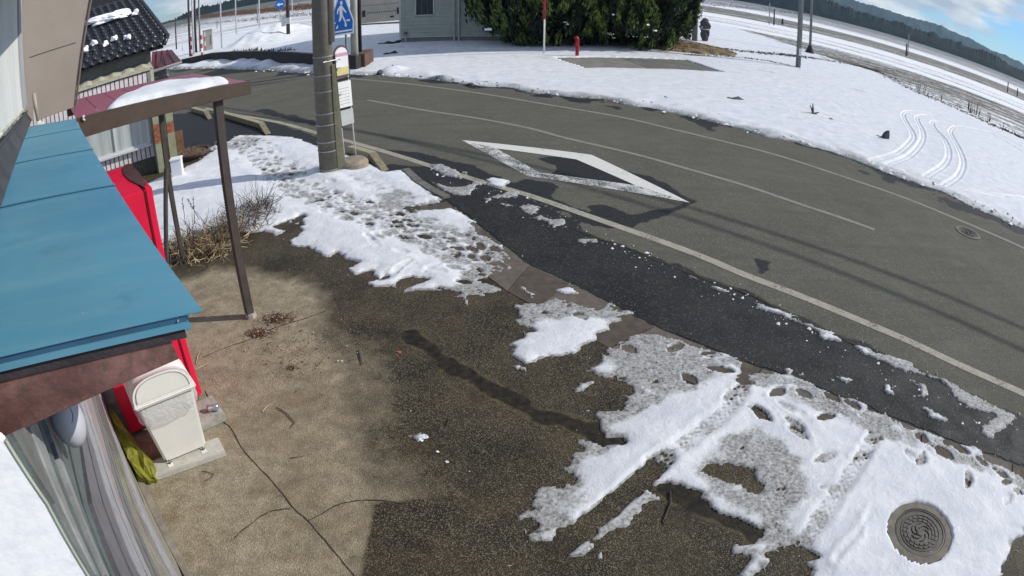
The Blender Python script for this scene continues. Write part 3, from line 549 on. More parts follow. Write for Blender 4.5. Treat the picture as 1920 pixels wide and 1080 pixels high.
m = MB(); m.prism([Vector((v.x, v.y, .0)) for v in [G(1154, 106.5), G(1290, 109), G(1375, 142), G(1237, 138)]], (0, 0, .032)); m.build("slab_panel", M("plate_concrete_dark", (.15, .148, .13), .8, var=.35, sc=1.2, bump=.3, grime=.6), pl)

def crumbs(name, label, P, n, s0, s1, spread, seed, z=.0, mat=MS, inward=0.):
    rr = random.Random(seed); vs = []; fs = []; P = [Vector((a, b, 0)) for a, b in P]; cl = [0.]
    for a, b in zip(P[:-1], P[1:]): cl.append(cl[-1] + (b - a).length)
    for i in range(n):
        q = rr.random() * cl[-1]; k = max(j for j in range(len(cl) - 1) if cl[j] <= q); p = P[k].lerp(P[k + 1], (q - cl[k]) / (cl[k + 1] - cl[k] + 1e-9)); d_ = (P[k + 1] - P[k]).normalized()
        p = p + Vector((-d_.y, d_.x, 0)) * (rr.gauss(0, spread) + inward); s_ = s0 + (s1 - s0) * rr.random() ** 3; b_ = len(vs)
        for dx, dy, dz in ((1, 0, 0), (0, 1, 0), (-1, 0, 0), (0, -1, 0), (.2, .1, .8)): vs.append(p + Vector(((dx + rr.gauss(0, .25)) * s_, (dy + rr.gauss(0, .25)) * s_, z + max(0, dz + rr.gauss(0, .15) * dz) * s_)))
        fs += [(b_, b_ + 1, b_ + 4), (b_ + 1, b_ + 2, b_ + 4), (b_ + 2, b_ + 3, b_ + 4), (b_ + 3, b_, b_ + 4)]
    return tag(me_obj(name, vs, fs, mat, None, True), label, "snow crumbs", kind='stuff')
EDN = [p for p in EDGE if p[0] < 12.5]
crumbs("plough_crumbs", "ploughed snow crumbs and icy grit along the far edge of the road", EDN, 620, .015, .075, .18, 3, .03, MS, .15)
crumbs("plough_grit", "dark icy grit thrown along the snowy verge edge", EDN, 420, .015, .06, .22, 4, .05, M("icy_grit", (.16, .16, .155), .8, 0, .5, 9), .30)
crumbs("slush_crumbs", "scattered slush crumbs on the dark wet pavement strip", GP([(820, 325), (905, 350), (1010, 398), (1100, 440), (1250, 500), (1400, 562), (1560, 640), (1700, 720), (1860, 790)]), 150, .006, .030, .15, 5, .008)
# ================================================================ HILLS
def hills(name, az, el, dist, mat, jag, step, seed):
    vs = []; fs = []; n = int((az[-1] - az[0]) / step) + 1; r2 = np.random.default_rng(seed)
    for i in range(n):
        a = az[0] + i * step; e = np.interp(a, az, el); hs = CH + math.tan(math.radians(e)) * dist; hh = max(CH + math.tan(math.radians(e)) * dist + jag * dist * (r2.random() ** 2 - .3) + jag * dist * 3. * (float(fbm(np.array([a]), np.array([seed * 3.1]), 1.1, 4)[0]) - .5), .5)
        ar = math.radians(a); ux, uy = math.sin(ar), math.cos(ar)
        for k, (dr, hf) in enumerate(((0, -.02), (.02, .33), (.05, .66), (.085, 1.), (.20, .3), (.3, -.05))):
            w = 1 + (.05 * math.sin(a * 2.1 + seed) + .03 * math.sin(a * 5.3)) * (0 < k < 5); rd = dist * (1 + dr * w - .0)
            vs.append((ux * rd, uy * rd, (hh if k == 3 else hs) * hf * (1 + .25 * dr if k == 3 else 1)))
    for i in range(n - 1):
        for k in range(5): fs.append((6 * i + k, 6 * i + k + 1, 6 * i + 7 + k, 6 * i + 6 + k))
    o = me_obj(name, vs, fs, mat, smooth=False); o.data.shade_smooth(); return tag(o, kind='structure')
tf = MT("forest_hill", .9, 0, .1); v_ = tf.map((1, 1, .35)); c_ = tf.mix(tf.ramp(tf.noise(.05, 6, .7, v_), [(.38, 0.), (.62, 1.)]), (.006, .013, .014), (.018, .030, .028))
c_ = tf.mix(tf.ramp(tf.noise(.006, 3, .5), [(.60, 0.), (.70, .3)]), c_, (.03, .036, .038)); tf.col(c_); tf.bump(tf.noise(.12, 5, .7), 1., 3.)
tm = MT("mountain", .9, 0, .1); c_ = tm.mix(tm.ramp(tm.noise(.004, 7, .65), [(.40, 0.), (.66, 1.)]), (.014, .030, .032), (.060, .085, .085)); tm.col(c_); tm.bump(tm.noise(.01, 6, .7), 1., 20.)
hills("forest_hill", [-64, -40, -35, -32.4, -30.8, -28.2, -25.6, -22, -18, -10, 10, 17, 24, 28.7, 32, 36.4, 42, 45.4, 48.9, 53, 60, 72], [-.3, -.3, -.25, -.1, .05, .5, .6, .75, 1., 1.6, 2.2, 2.2, 2.0, 1.62, 1.25, 1.28, 1.13, 1.2, .72, .6, .5, .5], 900, tf.m, .0040, .07, 3)
hills("mountain", [8, 14, 20, 28, 31.5, 34, 36.3, 39, 41.8, 43.5, 45.3, 47, 48.8, 52, 60, 75], [1.0, 2.0, 2.6, 2.5, 2.32, 2.15, 2.14, 2.2, 2.14, 1.9, 1.62, 1.6, 1.5, 1.2, .9, .4], 3000, tm.m, .0022, .12, 8)
# ================================================================ OUR SHOP (frame: X out of the wall, Y along it)
def shop_local(root_name, label, cat, loc=(0, 0)):
    return thing(root_name, label, cat, (0, 0, 0), AW)
blue = MT("awning_metal", .42, .15, .5); c_ = blue.mix(blue.ramp(blue.noise(1.6, 6, .6), [(.3, 0.), (.7, 1.)]), (.050, .215, .345), (.095, .295, .41))
c_ = blue.mix(blue.ramp(blue.noise(1., 6, .7, blue.map((1.2, 9, 1))), [(.5, 0.), (.8, .45)]), c_, (.22, .38, .45)); c_ = blue.mix(blue.ramp(blue.noise(45, 4, .7), [(.70, 0.), (.74, .8)]), c_, (.45, .55, .6))
c_ = blue.mix(blue.ramp(blue.noise(5, 7, .75), [(.60, 0.), (.78, .5)]), c_, (.03, .09, .14)); blue.col(c_); blue.rough(blue.ramp(blue.noise(4, 5), [(.3, .36), (.7, .6)])); blue.bump(blue.noise(3, 4), .15, .01)
blue = blue.m
dkmetal = M("flashing_metal", (.055, .058, .066), .6, .2, .4, 8, .2, 40, grime=.4); seamd = M("seam_dark", (.012, .03, .05), .7)  # very dark blue for the awning seam grooves
redp = M("awning_end_paint", (.13, .050, .045), .6, 0, .35, 11, .25, 60, c2=(.235, .12, .105), grime=.8); darkw = M("dark_trim", (.035, .03, .034), .8, 0, .4, 20, .3, 80)  # trim is a plain near-black tone
wallm = MT("weathered_siding", .85); c_ = wallm.mix(wallm.ramp(wallm.noise(1., 7, .7, wallm.map((14, 14, .9))), [(.3, 0.), (.75, 1.)]), (.50, .52, .50), (.68, .69, .66)); c_ = wallm.mix(wallm.ramp(wallm.noise(3, 7, .7), [(.5, 0.), (.8, .5)]), c_, (.35, .38, .33)); wallm.col(c_); wallm.bump(wallm.noise(1, 4, .6, wallm.map((40, 40, 2))), .4, .01); wallm = wallm.m
beige = MT("fin_paint", .8); c_ = beige.mix(beige.ramp(beige.noise(1.1, 7, .65), [(.3, 0.), (.7, 1.)]), (.30, .25, .215), (.40, .345, .30)); c_ = beige.mix(beige.ramp(beige.noise(9, 5, .7), [(.66, 0.), (.75, .6)]), c_, (.16, .13, .11)); beige.col(c_); beige.bump(beige.noise(2.5, 5), .25, .03); beige = beige.m
shop = shop_local("shop_building", "shop wall on the left with blue metal awning, weathered siding and aluminium door tracks", "building")  # awning, upper wall, fin and pipe scaled about the camera, baked into plain numbers
XE, ZE, SL = .160, CH - .3758, .176                      # awning eave edge and its slope up to the wall
def az_(x): return ZE + SL * (XE - x)
def lx(y): return -.180 + .0321 * (y - 1.611)            # line where the awning meets the wall flashing
YA, YB = .734, 3.33
aw = MB(); aw.slab([(lx(YA) - .03, YA, az_(lx(YA) - .03)), (XE, YA, ZE), (XE, YB, ZE), (lx(YB), YB, az_(lx(YB)))], (0, 0, -.0035)); awo = aw.build("awning", blue, shop, .0015)
for q in (2.836, 2.184, 1.548):
    x0, x1 = lx(q) - .006, XE + .0015; sh_ = .05
    m = MB(); m.slab([(x0, q + .001, az_(x0) + .0005), (x1, q + .003, az_(x1) + .0005), (x1, q + .008, az_(x1) + .0005), (x0, q + .010, az_(x0) + .0005)], (0, 0, .003)); m.build("roof_seam", blue, awo)
    m = MB(); m.slab([(x0, q - .006, az_(x0) + .0006), (x1, q - .0015, az_(x1) + .0006), (x1, q + .0025, az_(x1) + .0006), (x0, q + .0005, az_(x0) + .0006)], (0, 0, .0004)); m.build("seam_groove", seamd, awo)
zf = lambda x, d: az_(x) - d
x0, x1 = -.32, XE
def eb(o0, o1, xr_, y, th, name, mt_):
    m = MB(); m.slab([(x0, y, zf(x0, o1)), (xr_, y, zf(xr_, o1)), (xr_, y, zf(xr_, o0)), (x0, y, zf(x0, o0))], (0, th, 0)); return m.build(name, mt_, awo)
eb(.0038, .0125, .134, YA + .003, .010, "fascia", M("fascia_blue_dark", (.030, .095, .17), .5, .1, .2, 8, grime=.3))
eb(.0128, .0215, .136, YA - .001, .016, "fascia_lip", blue)
eb(.0218, .0370, .128, YA + .004, .010, "end_trim", darkw)
m = MB(); m.box(XE - .026, XE - .020, YA + .014, YB, ZE - .028, ZE - .0042); m.build("gutter_edge", blue, awo)
zb = CH - .586 * .742
m = MB(); m.prism([(x0, YA + .008, zb), (.108, YA + .008, zb), (.104, YA + .008, zf(.104, .0372)), (x0, YA + .008, zf(x0, .0372))], (0, .016, 0)); m.build("end_board", redp, awo, .001)
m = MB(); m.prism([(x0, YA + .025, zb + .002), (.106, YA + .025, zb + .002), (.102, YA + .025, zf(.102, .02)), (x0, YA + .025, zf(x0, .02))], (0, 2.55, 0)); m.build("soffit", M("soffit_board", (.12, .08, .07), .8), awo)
m = MB(); m.tube([(.121, YA + .0025, zf(.121, .0085)), (.121, YA + .000, zf(.121, .0085))], .0016, 8); m.build("screw", M("zinc", (.6, .6, .6), .4, .6), awo)
# flashing and the wall above
def wx(y): return -.2226 + .034 * (y - 1.59)
def wz(y): return CH - .197 - (y - 2.12) * .029
m = MB(); m.slab([(lx(.5), .5, az_(lx(.5)) + .002), (wx(.5), .5, wz(.5) - .03), (wx(3.74), 3.74, wz(3.74) - .03), (lx(3.66), 3.66, az_(lx(3.66)) + .002)], (-.01, 0, .004)); m.build("flashing", dkmetal, shop)
m = MB(); m.tube([(wx(.5) + .006, .5, wz(.5) - .028), (wx(3.74) + .006, 3.74, wz(3.74) - .028)], .006, 6); m.build("flashing_trim", dkmetal, shop)
m = MB(); m.tube([(wx(.6), .6, wz(.6)), (wx(3.74), 3.74, wz(3.74))], .0085, 6); m.build("starter_strip", M("mossy_trim", (.42, .44, .34), .8, 0, .4, 12), shop)
for y in np.arange(-.2, 3.4, .24):
    y1 = min(y + .2385, 3.45); m = MB(); m.slab([(wx(y), y, wz(y)), (wx(y1), y1, wz(y1)), (wx(y1), y1, 5.2), (wx(y), y, 5.2)], (-.02, 0, 0)); m.build("siding_board", wallm, shop, .001)
m = MB(); m.slab([(wx(3.452) + .012, 3.452, wz(3.45)), (wx(3.74) + .012, 3.74, wz(3.74)), (wx(3.74) + .012, 3.74, 5.2), (wx(3.452) + .012, 3.452, 5.2)], (-.03, 0, 0)); m.build("corner_board", M("corner_board_shade", (.30, .33, .34), .8, 0, .15, 3), shop)  # grey of this board paints in the unlit strip beside the fin
m = MB(); m.hexa([(-.6, -.6, 3.80), (.42, -.6, 3.66), (.42, 3.25, 3.92), (-.6, 3.25, 4.06)], [(-.6, -.6, 3.90), (.42, -.6, 3.76), (.42, 3.25, 4.02), (-.6, 3.25, 4.16)]); m.build("roof_eave", M("eave_grey", (.20, .20, .20), .8), shop)
YF = 3.752
m = MB(); m.prism([(-.16, YF, 4.2), (-.16, YF, CH - .33), LY(75, 224, YF), LY(140, 201, YF), LY(168, 0, YF), (.45, YF, 4.2)], (0, .05, 0)); m.build("side_fin", beige, shop, .002)
e0, e1 = LY(141, 199, YF), LY(169, 0, YF); e2 = e0 + (e1 - e0) * 1.7
m = MB(); m.tube([e0 + Vector((.006, -.004, 0)), e2 + Vector((.006, -.004, 0))], .0085, 6); m.build("fin_trim", M("fin_trim_paint", (.17, .13, .12), .7), shop)
a_, b_ = LY(55, 108, YF), LY(142, 80, YF); m = MB(); m.tube([a_ + Vector((0, -.001, 0)), b_ + Vector((0, -.001, 0))], .002, 4); m.build("fin_seam", darkw, shop)
pb = LY(72, 232, 3.58); m = MB(); m.tube([pb, pb + Vector((-.010, .0, .18))], .014, 10); pp = m.build("vent_pipe", M("pipe_tan", (.36, .31, .27), .7), shop, smooth=True)
m = MB(); m.lathe([(.040, -.010), (.040, .003), (.021, .006), (.018, .016)], 16, pb); m.build("pipe_collar", M("collar_white", (.62, .60, .56), .7), pp)
m = MB(); m.add([pb + Vector((-.028, -.01, .0)), pb + Vector((.0, -.01, .0)), pb + Vector((-.022, -.01, .10)), pb + Vector((-.028, .01, .0)), pb + Vector((.0, .01, .0)), pb + Vector((-.022, .01, .10))], [(0, 1, 2), (5, 4, 3), (0, 3, 4, 1), (1, 4, 5, 2), (2, 5, 3, 0)]); m.build("pipe_bracket", M("collar_white", (.62, .60, .56), .7), pp)
# lower wall: aluminium sliding-door tracks seen at a grazing angle
XW = -.17
alu = {k: M("aluminium_" + k, c, r, .35, .22, 12, .15, 120, grime=.25) for k, c, r in (("teal", (.15, .19, .195), .5), ("light", (.36, .38, .38), .45), ("purple", (.20, .20, .225), .45), ("dark", (.03, .033, .036), .8), ("pale", (.46, .47, .50), .4), ("beige", (.34, .32, .27), .6), ("green", (.23, .24, .235), .5))}
alu["glass"] = M("glass_reflecting_yard", (.24, .245, .21), .2, .1, .4, 2.5, .1, 30, c2=(.36, .36, .345)); alu["pink"] = M("sign_edge_pink", (.30, .25, .25), .6, 0, .3, 6)
rows = [0, 830, 945, 1080, 1160]
Bd = [(12, 87, 166, 204), (28, 99, 172, 203), (60, 108, 174, 205), (75, 117, 177, 207), (90, 132, 190, 216), (94, 136, 193, 219), (100, 141, 197, 223), (145, 161, 211, 237), (149, 168, 220, 246), (171, 206, 261, 285), (183, 220, 277, 300), (186, 223, 280, 303), (196, 229, 284, 306), (202, 238, 296, 320), (205, 241, 300, 323), (219, 259, 325, 350), (223, 264, 331, 357), (229, 275, 346, 374)]
Km = ["teal", "green", "light", "teal", "dark", "light", "teal", "dark", "purple", "pale", "dark", "pink", "green", "dark", "glass", "pale", "beige"]; Dx = [0, .005, .009, .0, -.012, .008, .003, -.015, .005, .009, -.012, .0, .004, -.012, -.003, .006, .002]
def bpt(b, i):
    if i: return b[i - 1], rows[i]
    s_ = (b[1] - b[0]) / 115.; y_ = (822 - .46 * (b[0] - 830 * s_)) / (1 + .46 * s_); return b[0] - s_ * (830 - y_), y_
_B = []; _K = []; _D = []
for kk in range(len(Km)):
    a, b = Bd[kk], Bd[kk + 1]; w_ = b[2] - a[2]; cuts = [(0, 1., 0, 0)] if w_ < 9 or Km[kk] == "dark" else ([(0, .50, 0, 0), (.50, .58, 1, -.006), (.58, 1., 0, .002)] if w_ < 22 else [(0, .22, 0, .003), (.22, .27, 1, -.006), (.27, .58, 0, -.001), (.58, .61, 1, -.006), (.61, .90, 0, .001), (.90, 1., 2, .005)])
    for c0, c1, kd_, dd_ in cuts:
        _B.append(([x + (y - x) * c0 for x, y in zip(a, b)], [x + (y - x) * c1 for x, y in zip(a, b)])); _K.append(("dark" if kd_ == 1 else "pale" if kd_ == 2 else Km[kk])); _D.append(Dx[kk] + dd_)
Km, Dx = _K, _D
for kk in range(len(Km)):
    vs = []; fs = []
    for i in range(5):
        for b in _B[kk]:
            p = LX(*bpt(b, i), XW); p = Vector((XW + Dx[kk], p.y, max(p.z, .02))); vs += [p, Vector((XW - .03, p.y, p.z))]
    for i in range(4):
        a = 4 * i; b = a + 4; fs += [(a, b, b + 2, a + 2), (a + 1, a + 3, b + 3, b + 1), (a, a + 1, b + 1, b), (a + 2, b + 2, b + 3, a + 3)]
    me_obj("door_track" if Km[kk] != "glass" else "door_pane", vs, fs, alu[Km[kk]], shop)
m = MB(); m.box(XW - .30, XW - .04, .80, 5.2, 0, 2.80); m.build("inner_wall", M("inner_wall_grey", (.16, .16, .16), .8), shop)
m = MB(); m.box(-.165, -.10, 1.6, 5.2, .009, .035); m.build("threshold", M("threshold_concrete", (.24, .215, .17), .85, 0, .3, 10, .3, 80), shop, .004)
# oval wall fitting under the awning end
lampm = M("grey_cover_plastic", (.46, .47, .50), .5, 0, .12, 8)
o1 = LX(126, 786, XW + .045); bm = bmesh.new(); bmesh.ops.create_uvsphere(bm, u_segments=28, v_segments=16, radius=1)
for v in bm.verts: v.co = Vector((v.co.x * .038, v.co.y * .045, v.co.z * .058))
me = bpy.data.meshes.new("wall_fitting"); bm.to_mesh(me); bm.free(); me.materials.append(lampm); me.shade_smooth(); o = bpy.data.objects.new("wall_fitting", me); COL.objects.link(o); o.parent = shop; o.location = o1
tc_ = (Vector((0, 0, CH)) - o1).normalized(); uu_ = tc_.cross(Vector((0, 0, 1))).normalized(); vv_ = uu_.cross(tc_)
m = MB(); m.tube([tc_ * .043 + vv_ * .008 + uu_ * .016 * math.cos(a) + vv_ * .018 * math.sin(a) for a in [k * math.pi / 8 for k in range(17)]], .0012, 5, False); m.build("fitting_ring", M("ring_dark", (.09, .095, .11), .6), o)
# white render of the nearest wall end
wht = MT("white_render", .8); c_ = wht.mix(wht.ramp(wht.noise(30, 4, .7), [(.3, 0.), (.6, 1.)]), (.76, .77, .80), (.88, .885, .90)); wht.col(c_); wht.bump(wht.noise(60, 4), .3, .004)
YW = .60; a_, b_, c2_ = LY(8, 826, YW), LY(86, 945, YW), LY(163, 1080, YW)
t0_ = LY(-40, 800, YW)
m = MB(); m.prism([(-2.4, YW, 0), (c2_.x + .004, YW, 0), (c2_.x, YW, c2_.z), (b_.x, YW, b_.z), (a_.x, YW, a_.z), t0_, (-2.4, YW, t0_.z + .02)], (0, .015, 0)); m.build("wall_end", wht.m, shop, .002)
m = MB(); m.tube([(c2_.x + .005, YW, 0), (c2_.x + .002, YW, c2_.z), (b_.x + .002, YW, b_.z), (a_.x + .002, YW, a_.z)], .0028, 6); m.build("corner_bead", M("bead_green_grey", (.36, .39, .31), .6), shop)

# ================================================================ VENDING MACHINE
red = MT("vending_red", .32, 0, .5); red.col(red.mix(red.ramp(red.noise(2, 5), [(.3, 0.), (.7, 1.)]), (.70, .008, .045), (.80, .016, .07))); red = red.m
redd = M("vending_red_deep", (.36, .012, .022), .45, 0, .2, 4)
vm = shop_local("vending_machine", "bright red vending machine standing beneath the blue awning", "vending machine")
XV, Y0, Y1, ZV = .79, 4.64, 5.74, 2.03
m = MB(); m.box(-.03, XV - .075, Y0 + .004, Y1 - .004, .05, ZV - .004); vb = m.build("cabinet", red, vm, .012)
m = MB(); m.box(XV - .068, XV, Y0, Y1, .12, ZV + .004); dr = m.build("door", red, vm, .014)
m = MB(); m.box(XV - .0755, XV - .0675, Y0 + .012, Y1 - .012, .12, ZV - .012); m.build("door_gasket", M("rubber_black", (.01, .01, .01), .8), vm)
m = MB(); m.box(XV + .0, XV + .006, Y0 + .10, Y1 - .10, 1.0, 1.86); m.build("display_window", M("display_glass", (.05, .055, .06), .1), dr)
for i in range(3):
    m = MB(); m.box(XV + .006, XV + .012, Y0 + .14, Y1 - .14, 1.12 + .24 * i, 1.14 + .24 * i); m.build("shelf_strip", M("shelf_white", (.7, .7, .7), .4), dr)
m = MB(); m.box(XV, XV + .02, Y0 + .25, Y1 - .35, .32, .5); m.build("delivery_flap", M("flap_grey", (.12, .12, .12), .5), dr)
for yy in (Y0 + .08, Y1 - .16):
    for xx in (.1, XV - .18):
        m = MB(); m.box(xx, xx + .08, yy, yy + .08, .035, .0505); m.build("foot", M("rubber_black", (.01, .01, .01), .8), vm)
lf = M("shade_patch_maroon", (.07, .03, .03), .7, 0, .5, 14)
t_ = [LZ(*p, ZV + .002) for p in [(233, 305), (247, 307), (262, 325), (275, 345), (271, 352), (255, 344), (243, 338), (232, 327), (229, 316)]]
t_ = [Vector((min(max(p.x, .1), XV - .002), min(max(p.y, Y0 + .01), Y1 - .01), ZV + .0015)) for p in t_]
m = MB(); m.prism(t_, (0, 0, .005)); lo_ = m.build("litter_and_shade", lf, vm)  # thin maroon sheet paints a shadow patch onto the machine top
conc = M("concrete_block", (.36, .34, .30), .9, 0, .22, 11, .4, 120, grime=.3)
def block(label, x0, x1, y0, y1, h, rz=0, mat=conc):
    r = thing("concrete_block", label, "concrete block", (0, 0, 0), AW); m = MB(); m.box(x0, x1, y0, y1, .009, h); m.build("block_body", mat, r, .008); return r
block("grey concrete block under the front corner of the vending machine", .56, .875, 4.30, 4.635, .09)
block("concrete slab under the rear of the vending machine", .08, .48, 4.70, 5.70, .035)
base_s = thing("bin_base_slab", "pale grey concrete slab the white bin stands on", "concrete slab", (0, 0, 0), AW)
pale = M("bin_slab_concrete", (.50, .475, .42), .9, 0, .15, 9, .35, 120, grime=.2)
q = [LZ(290, 905, .009), LZ(425, 858, .009), LZ(409, 833, .06), LZ(288, 880, .06)]
m = MB(); zt = .062
fr = [Vector((-.02, 3.975, .0)), Vector((.68, 3.885, .0)), Vector((.70, 4.09, 0)), Vector((.005, 4.18, 0))]
m.hexa([v + Vector((0, 0, .009)) for v in fr], [v * 1. + Vector((0, 0, zt)) for v in fr]); m.build("slab_body", pale, base_s, .006)
# ================================================================ WHITE BIN
bin_ = thing("recycling_bin", "tall white recycling bin with domed lid and clear bag, beside the red vending machine", "bin", (0, 0, 0), AW)
wb = M("bin_plastic", (.74, .72, .665), .45, 0, .05, 4); wb2 = M("bin_plastic_lid", (.80, .78, .73), .4, 0, .04, 4)
ctr = lambda z: (.362 - .0 * z, 4.19 + .0 * z)
def ring(z, hx, hy, sk=-.06):
    cx, cy = ctr(z); return [Vector((cx + sx * hx, cy + sy * hy + sk * sx * hx, z)) for sx, sy in ((-1, -1), (1, -1), (1, 1), (-1, 1))]
m = MB(); m.hexa(ring(.066, .205, .15), ring(.66, .255, .195)); m.build("bin_body", wb, bin_, .022)
m = MB(); m.hexa(ring(.655, .272, .214), ring(.700, .286, .228)); m.build("rim", wb2, bin_, .012)
# swing lid: hipped dome
vs = []; fs = []; na = 20; ny_ = 7
for iy in range(ny_):
    t = iy / (ny_ - 1); y_ = ctr(0)[1] - .205 + .41 * t; sc_ = [1, 1.0, .99, .96, .90, .78, .6][iy] if iy else .99; hz = .205 * sc_ * (.90 + .1 * math.sin(math.pi * t))
    for k in range(na + 1):
        a = math.pi * k / na; ca, sa = math.cos(a), math.sin(a); x_ = math.copysign(abs(ca) ** .75, ca) * .268 * (1 - .10 * t ** 3); vs.append(Vector((ctr(0)[0] + x_, y_ - .06 * x_ + .02 * sa * (1 if iy == 0 else 0), .7005 + hz * abs(sa) ** .8)))
for iy in range(ny_ - 1):
    for k in range(na): q = iy * (na + 1) + k; fs.append((q, q + 1, q + na + 2, q + na + 1))
fs += [tuple(range(na + 1)), tuple(range((ny_ - 1) * (na + 1), ny_ * (na + 1)))[::-1]]
lo = me_obj("lid", vs, fs, wb2, bin_, False); lo.data.polygons.foreach_set('use_smooth', [len(p.vertices) == 4 for p in lo.data.polygons])
arc = []
for k in range(na + 1):
    a = math.pi * k / na; ca, sa = math.cos(a), math.sin(a); x_ = math.copysign(abs(ca) ** .75, ca) * .268 * .88; arc.append(Vector((ctr(0)[0] + x_, ctr(0)[1] - .212 - .06 * x_ + .02 * sa, .712 + .205 * .90 * .86 * abs(sa) ** .8)))
m = MB(); m.prism(arc, (0, .006, 0)); fl = m.build("swing_flap", M("bin_flap", (.74, .72, .66), .4, 0, .04, 4), lo)
m = MB(); m.tube(arc, .004, 5, False); m.build("flap_edge", M("bin_edge", (.42, .40, .36), .5), lo)
bag = MT("clear_bag", .25, 0, .5); bag.col((.80, .80, .80)); bag.b.inputs['Alpha'].default_value = .42; bag.bump(bag.noise(14, 6, .7), 1., .03)
vs = []; fs = []; n = 56; nr = 6; rb = random.Random(3)
for i in range(nr):
    z = .655 - .024 * i
    for j in range(n):
        a = 2 * math.pi * j / n; ca, sa = math.cos(a), math.sin(a); e = .35; sx = math.copysign(abs(ca) ** e, ca); sy = math.copysign(abs(sa) ** e, sa)
        out = .006 + .012 * math.sin(math.pi * i / nr) + (.006 * math.sin(j * 2.3) + .004 * rb.random()) * i / nr * 1.5; sag = (.03 * max(0, math.cos(a + 2.2)) + .012 * math.sin(3 * a)) * i / nr * 1.8
        vs.append(Vector((ctr(0)[0] + sx * (.263 + out), ctr(0)[1] + sy * (.204 + out) - .06 * sx * .24, z - sag)))
for i in range(nr - 1):
    for j in range(n): fs.append((i * n + j, i * n + (j + 1) % n, (i + 1) * n + (j + 1) % n, (i + 1) * n + j))
me_obj("bin_bag", vs, fs, bag.m, bin_, True)
for sx in (-.155, .175):
    cx = .345 + sx; m = MB(); m.tube([(cx - .02, 4.035 - .06 * sx, .066), (cx, 4.015 - .06 * sx, .075), (cx + .022, 4.035 - .06 * sx, .066)], .005, 6); m.tube([(cx, 4.015 - .06 * sx, .065), (cx, 4.05, .095)], .004, 6); m.build("tie_hook", M("hook_wire", (.12, .12, .12), .5, .6), bin_)
    m = MB(); m.box(cx - .025, cx + .025, 3.985 - .06 * sx, 4.03 - .06 * sx, .0625, .0665); m.build("mortar_patch", M("mortar_white", (.72, .71, .67), .9), bin_)
# yellow bag squeezed between bin and wall
yb = MT("yellow_net", .5); yb.col(yb.mix(yb.ramp(yb.noise(9, 6, .6), [(.3, 0.), (.7, 1.)]), (.10, .10, .008), (.27, .27, .02))); yb.bump(yb.noise(1, 5, .6, yb.map((30, 4, 30))), 1., .03)
ybt = thing("yellow_sack", "crumpled yellow sack wedged between the wall track and the white bin", "sack", (0, 0, 0), AW)
vs = []; fs = []; rb = random.Random(9); rowsY = [(-.135, 4.62, .50, .05), (-.12, 4.40, .36, .09), (-.10, 4.22, .22, .11), (-.08, 4.08, .12, .10), (-.04, 3.97, .03, .04)]
n = 14
rowsY = [(-.13, 4.60, .62, .05), (-.12, 4.45, .50, .08), (-.11, 4.33, .38, .10), (-.09, 4.22, .26, .12), (-.07, 4.12, .17, .12), (-.05, 4.03, .10, .10), (-.03, 3.96, .04, .05)]
for (x_, y_, z_, r_) in rowsY:
    for j in range(n):
        a = 2 * math.pi * j / n; k = 1 + .38 * rb.uniform(-1, 1); vs.append(Vector((x_ + r_ * k * math.cos(a) * .8, y_ + .02 * rb.uniform(-1, 1), max(z_ * .55 + r_ * k * math.sin(a), .012))))
for i in range(len(rowsY) - 1):
    for j in range(n): fs.append((i * n + j, i * n + (j + 1) % n, (i + 1) * n + (j + 1) % n, (i + 1) * n + j))
fs += [tuple(range(n))[::-1], tuple(range((len(rowsY) - 1) * n, len(rowsY) * n))]
me_obj("sack_body", vs, fs, yb.m, ybt)
# odd bits behind the bin
can = thing("drink_can", "crushed silver drink can on the block beside the machine", "can", tuple((Matrix.Rotation(AW, 3, 'Z') @ Vector((.80, 4.40, .09)))), .4)
m = MB(); m.tube([(-.05, 0, .032), (-.045, 0, .034), (0, .005, .03), (.045, 0, .034), (.05, 0, .032)], [.024, .033, .028, .033, .024], 14); m.build("can_body", M("can_metal", (.55, .56, .6), .25, .8, .4, 30), can, smooth=True)
m = MB(); m.tube([(-.053, 0, .032), (-.05, 0, .032)], .025, 14); m.build("can_end", M("can_end", (.3, .05, .08), .3, .5), can)

# ================================================================ SHELTER (frame, lean-to roof, snow)
brn = M("brown_steel", (.095, .070, .052), .6, .1, .2, 5, .15, 60, grime=.3); brn_d = M("brown_steel_post", (.075, .064, .056), .6, .1, .25, 5, .15, 60, grime=.3)
sh = thing("bicycle_shelter", "brown steel lean-to shelter with red roof sheets beside the shop", "shelter", (0, 0, 0), AW)
YS = 5.7
tL, tR = LY(143, 222, YS), LY(470, 152, YS); bR, bL = LY(472, 176, YS), LY(158, 258, YS)
m = MB(); m.prism([bL, bR, tR, tL], (0, .05, 0)); m.build("front_beam", brn, sh, .004)
YR = 7.95; k_ = (YR - YS)
m = MB(); m.box(tR.x - .06, tR.x - .012, YS + .052, YR, bR.z + .015, tR.z - .03); m.build("side_beam", brn, sh, .004)
m = MB(); m.slab([(tL.x, YR, bL.z), (tR.x, YR, bR.z), (tR.x, YR, tR.z - .01), (tL.x, YR, tL.z - .01)], (0, .05, 0)); m.build("rear_beam", brn, sh, .004)
rr_ = M("red_roof_sheet", (.25, .022, .045), .35, .1, .2, 5); n = 7
for i in range(n):
    x0_ = tL.x + (tR.x - tL.x) * i / n + .004; x1_ = tL.x + (tR.x - tL.x) * (i + 1) / n - .004
    za = tL.z + (tR.z - tL.z) * i / n - .012; zc = tL.z + (tR.z - tL.z) * (i + 1) / n - .012
    m = MB(); m.slab([(x0_, YS + .052, za), (x1_, YS + .052, zc), (x1_, YR, zc), (x0_, YR, za)], (0, 0, .006)); m.build("roof_sheet", rr_, sh)
    m = MB(); m.box(0, 0, 0, 0, 0, 0)
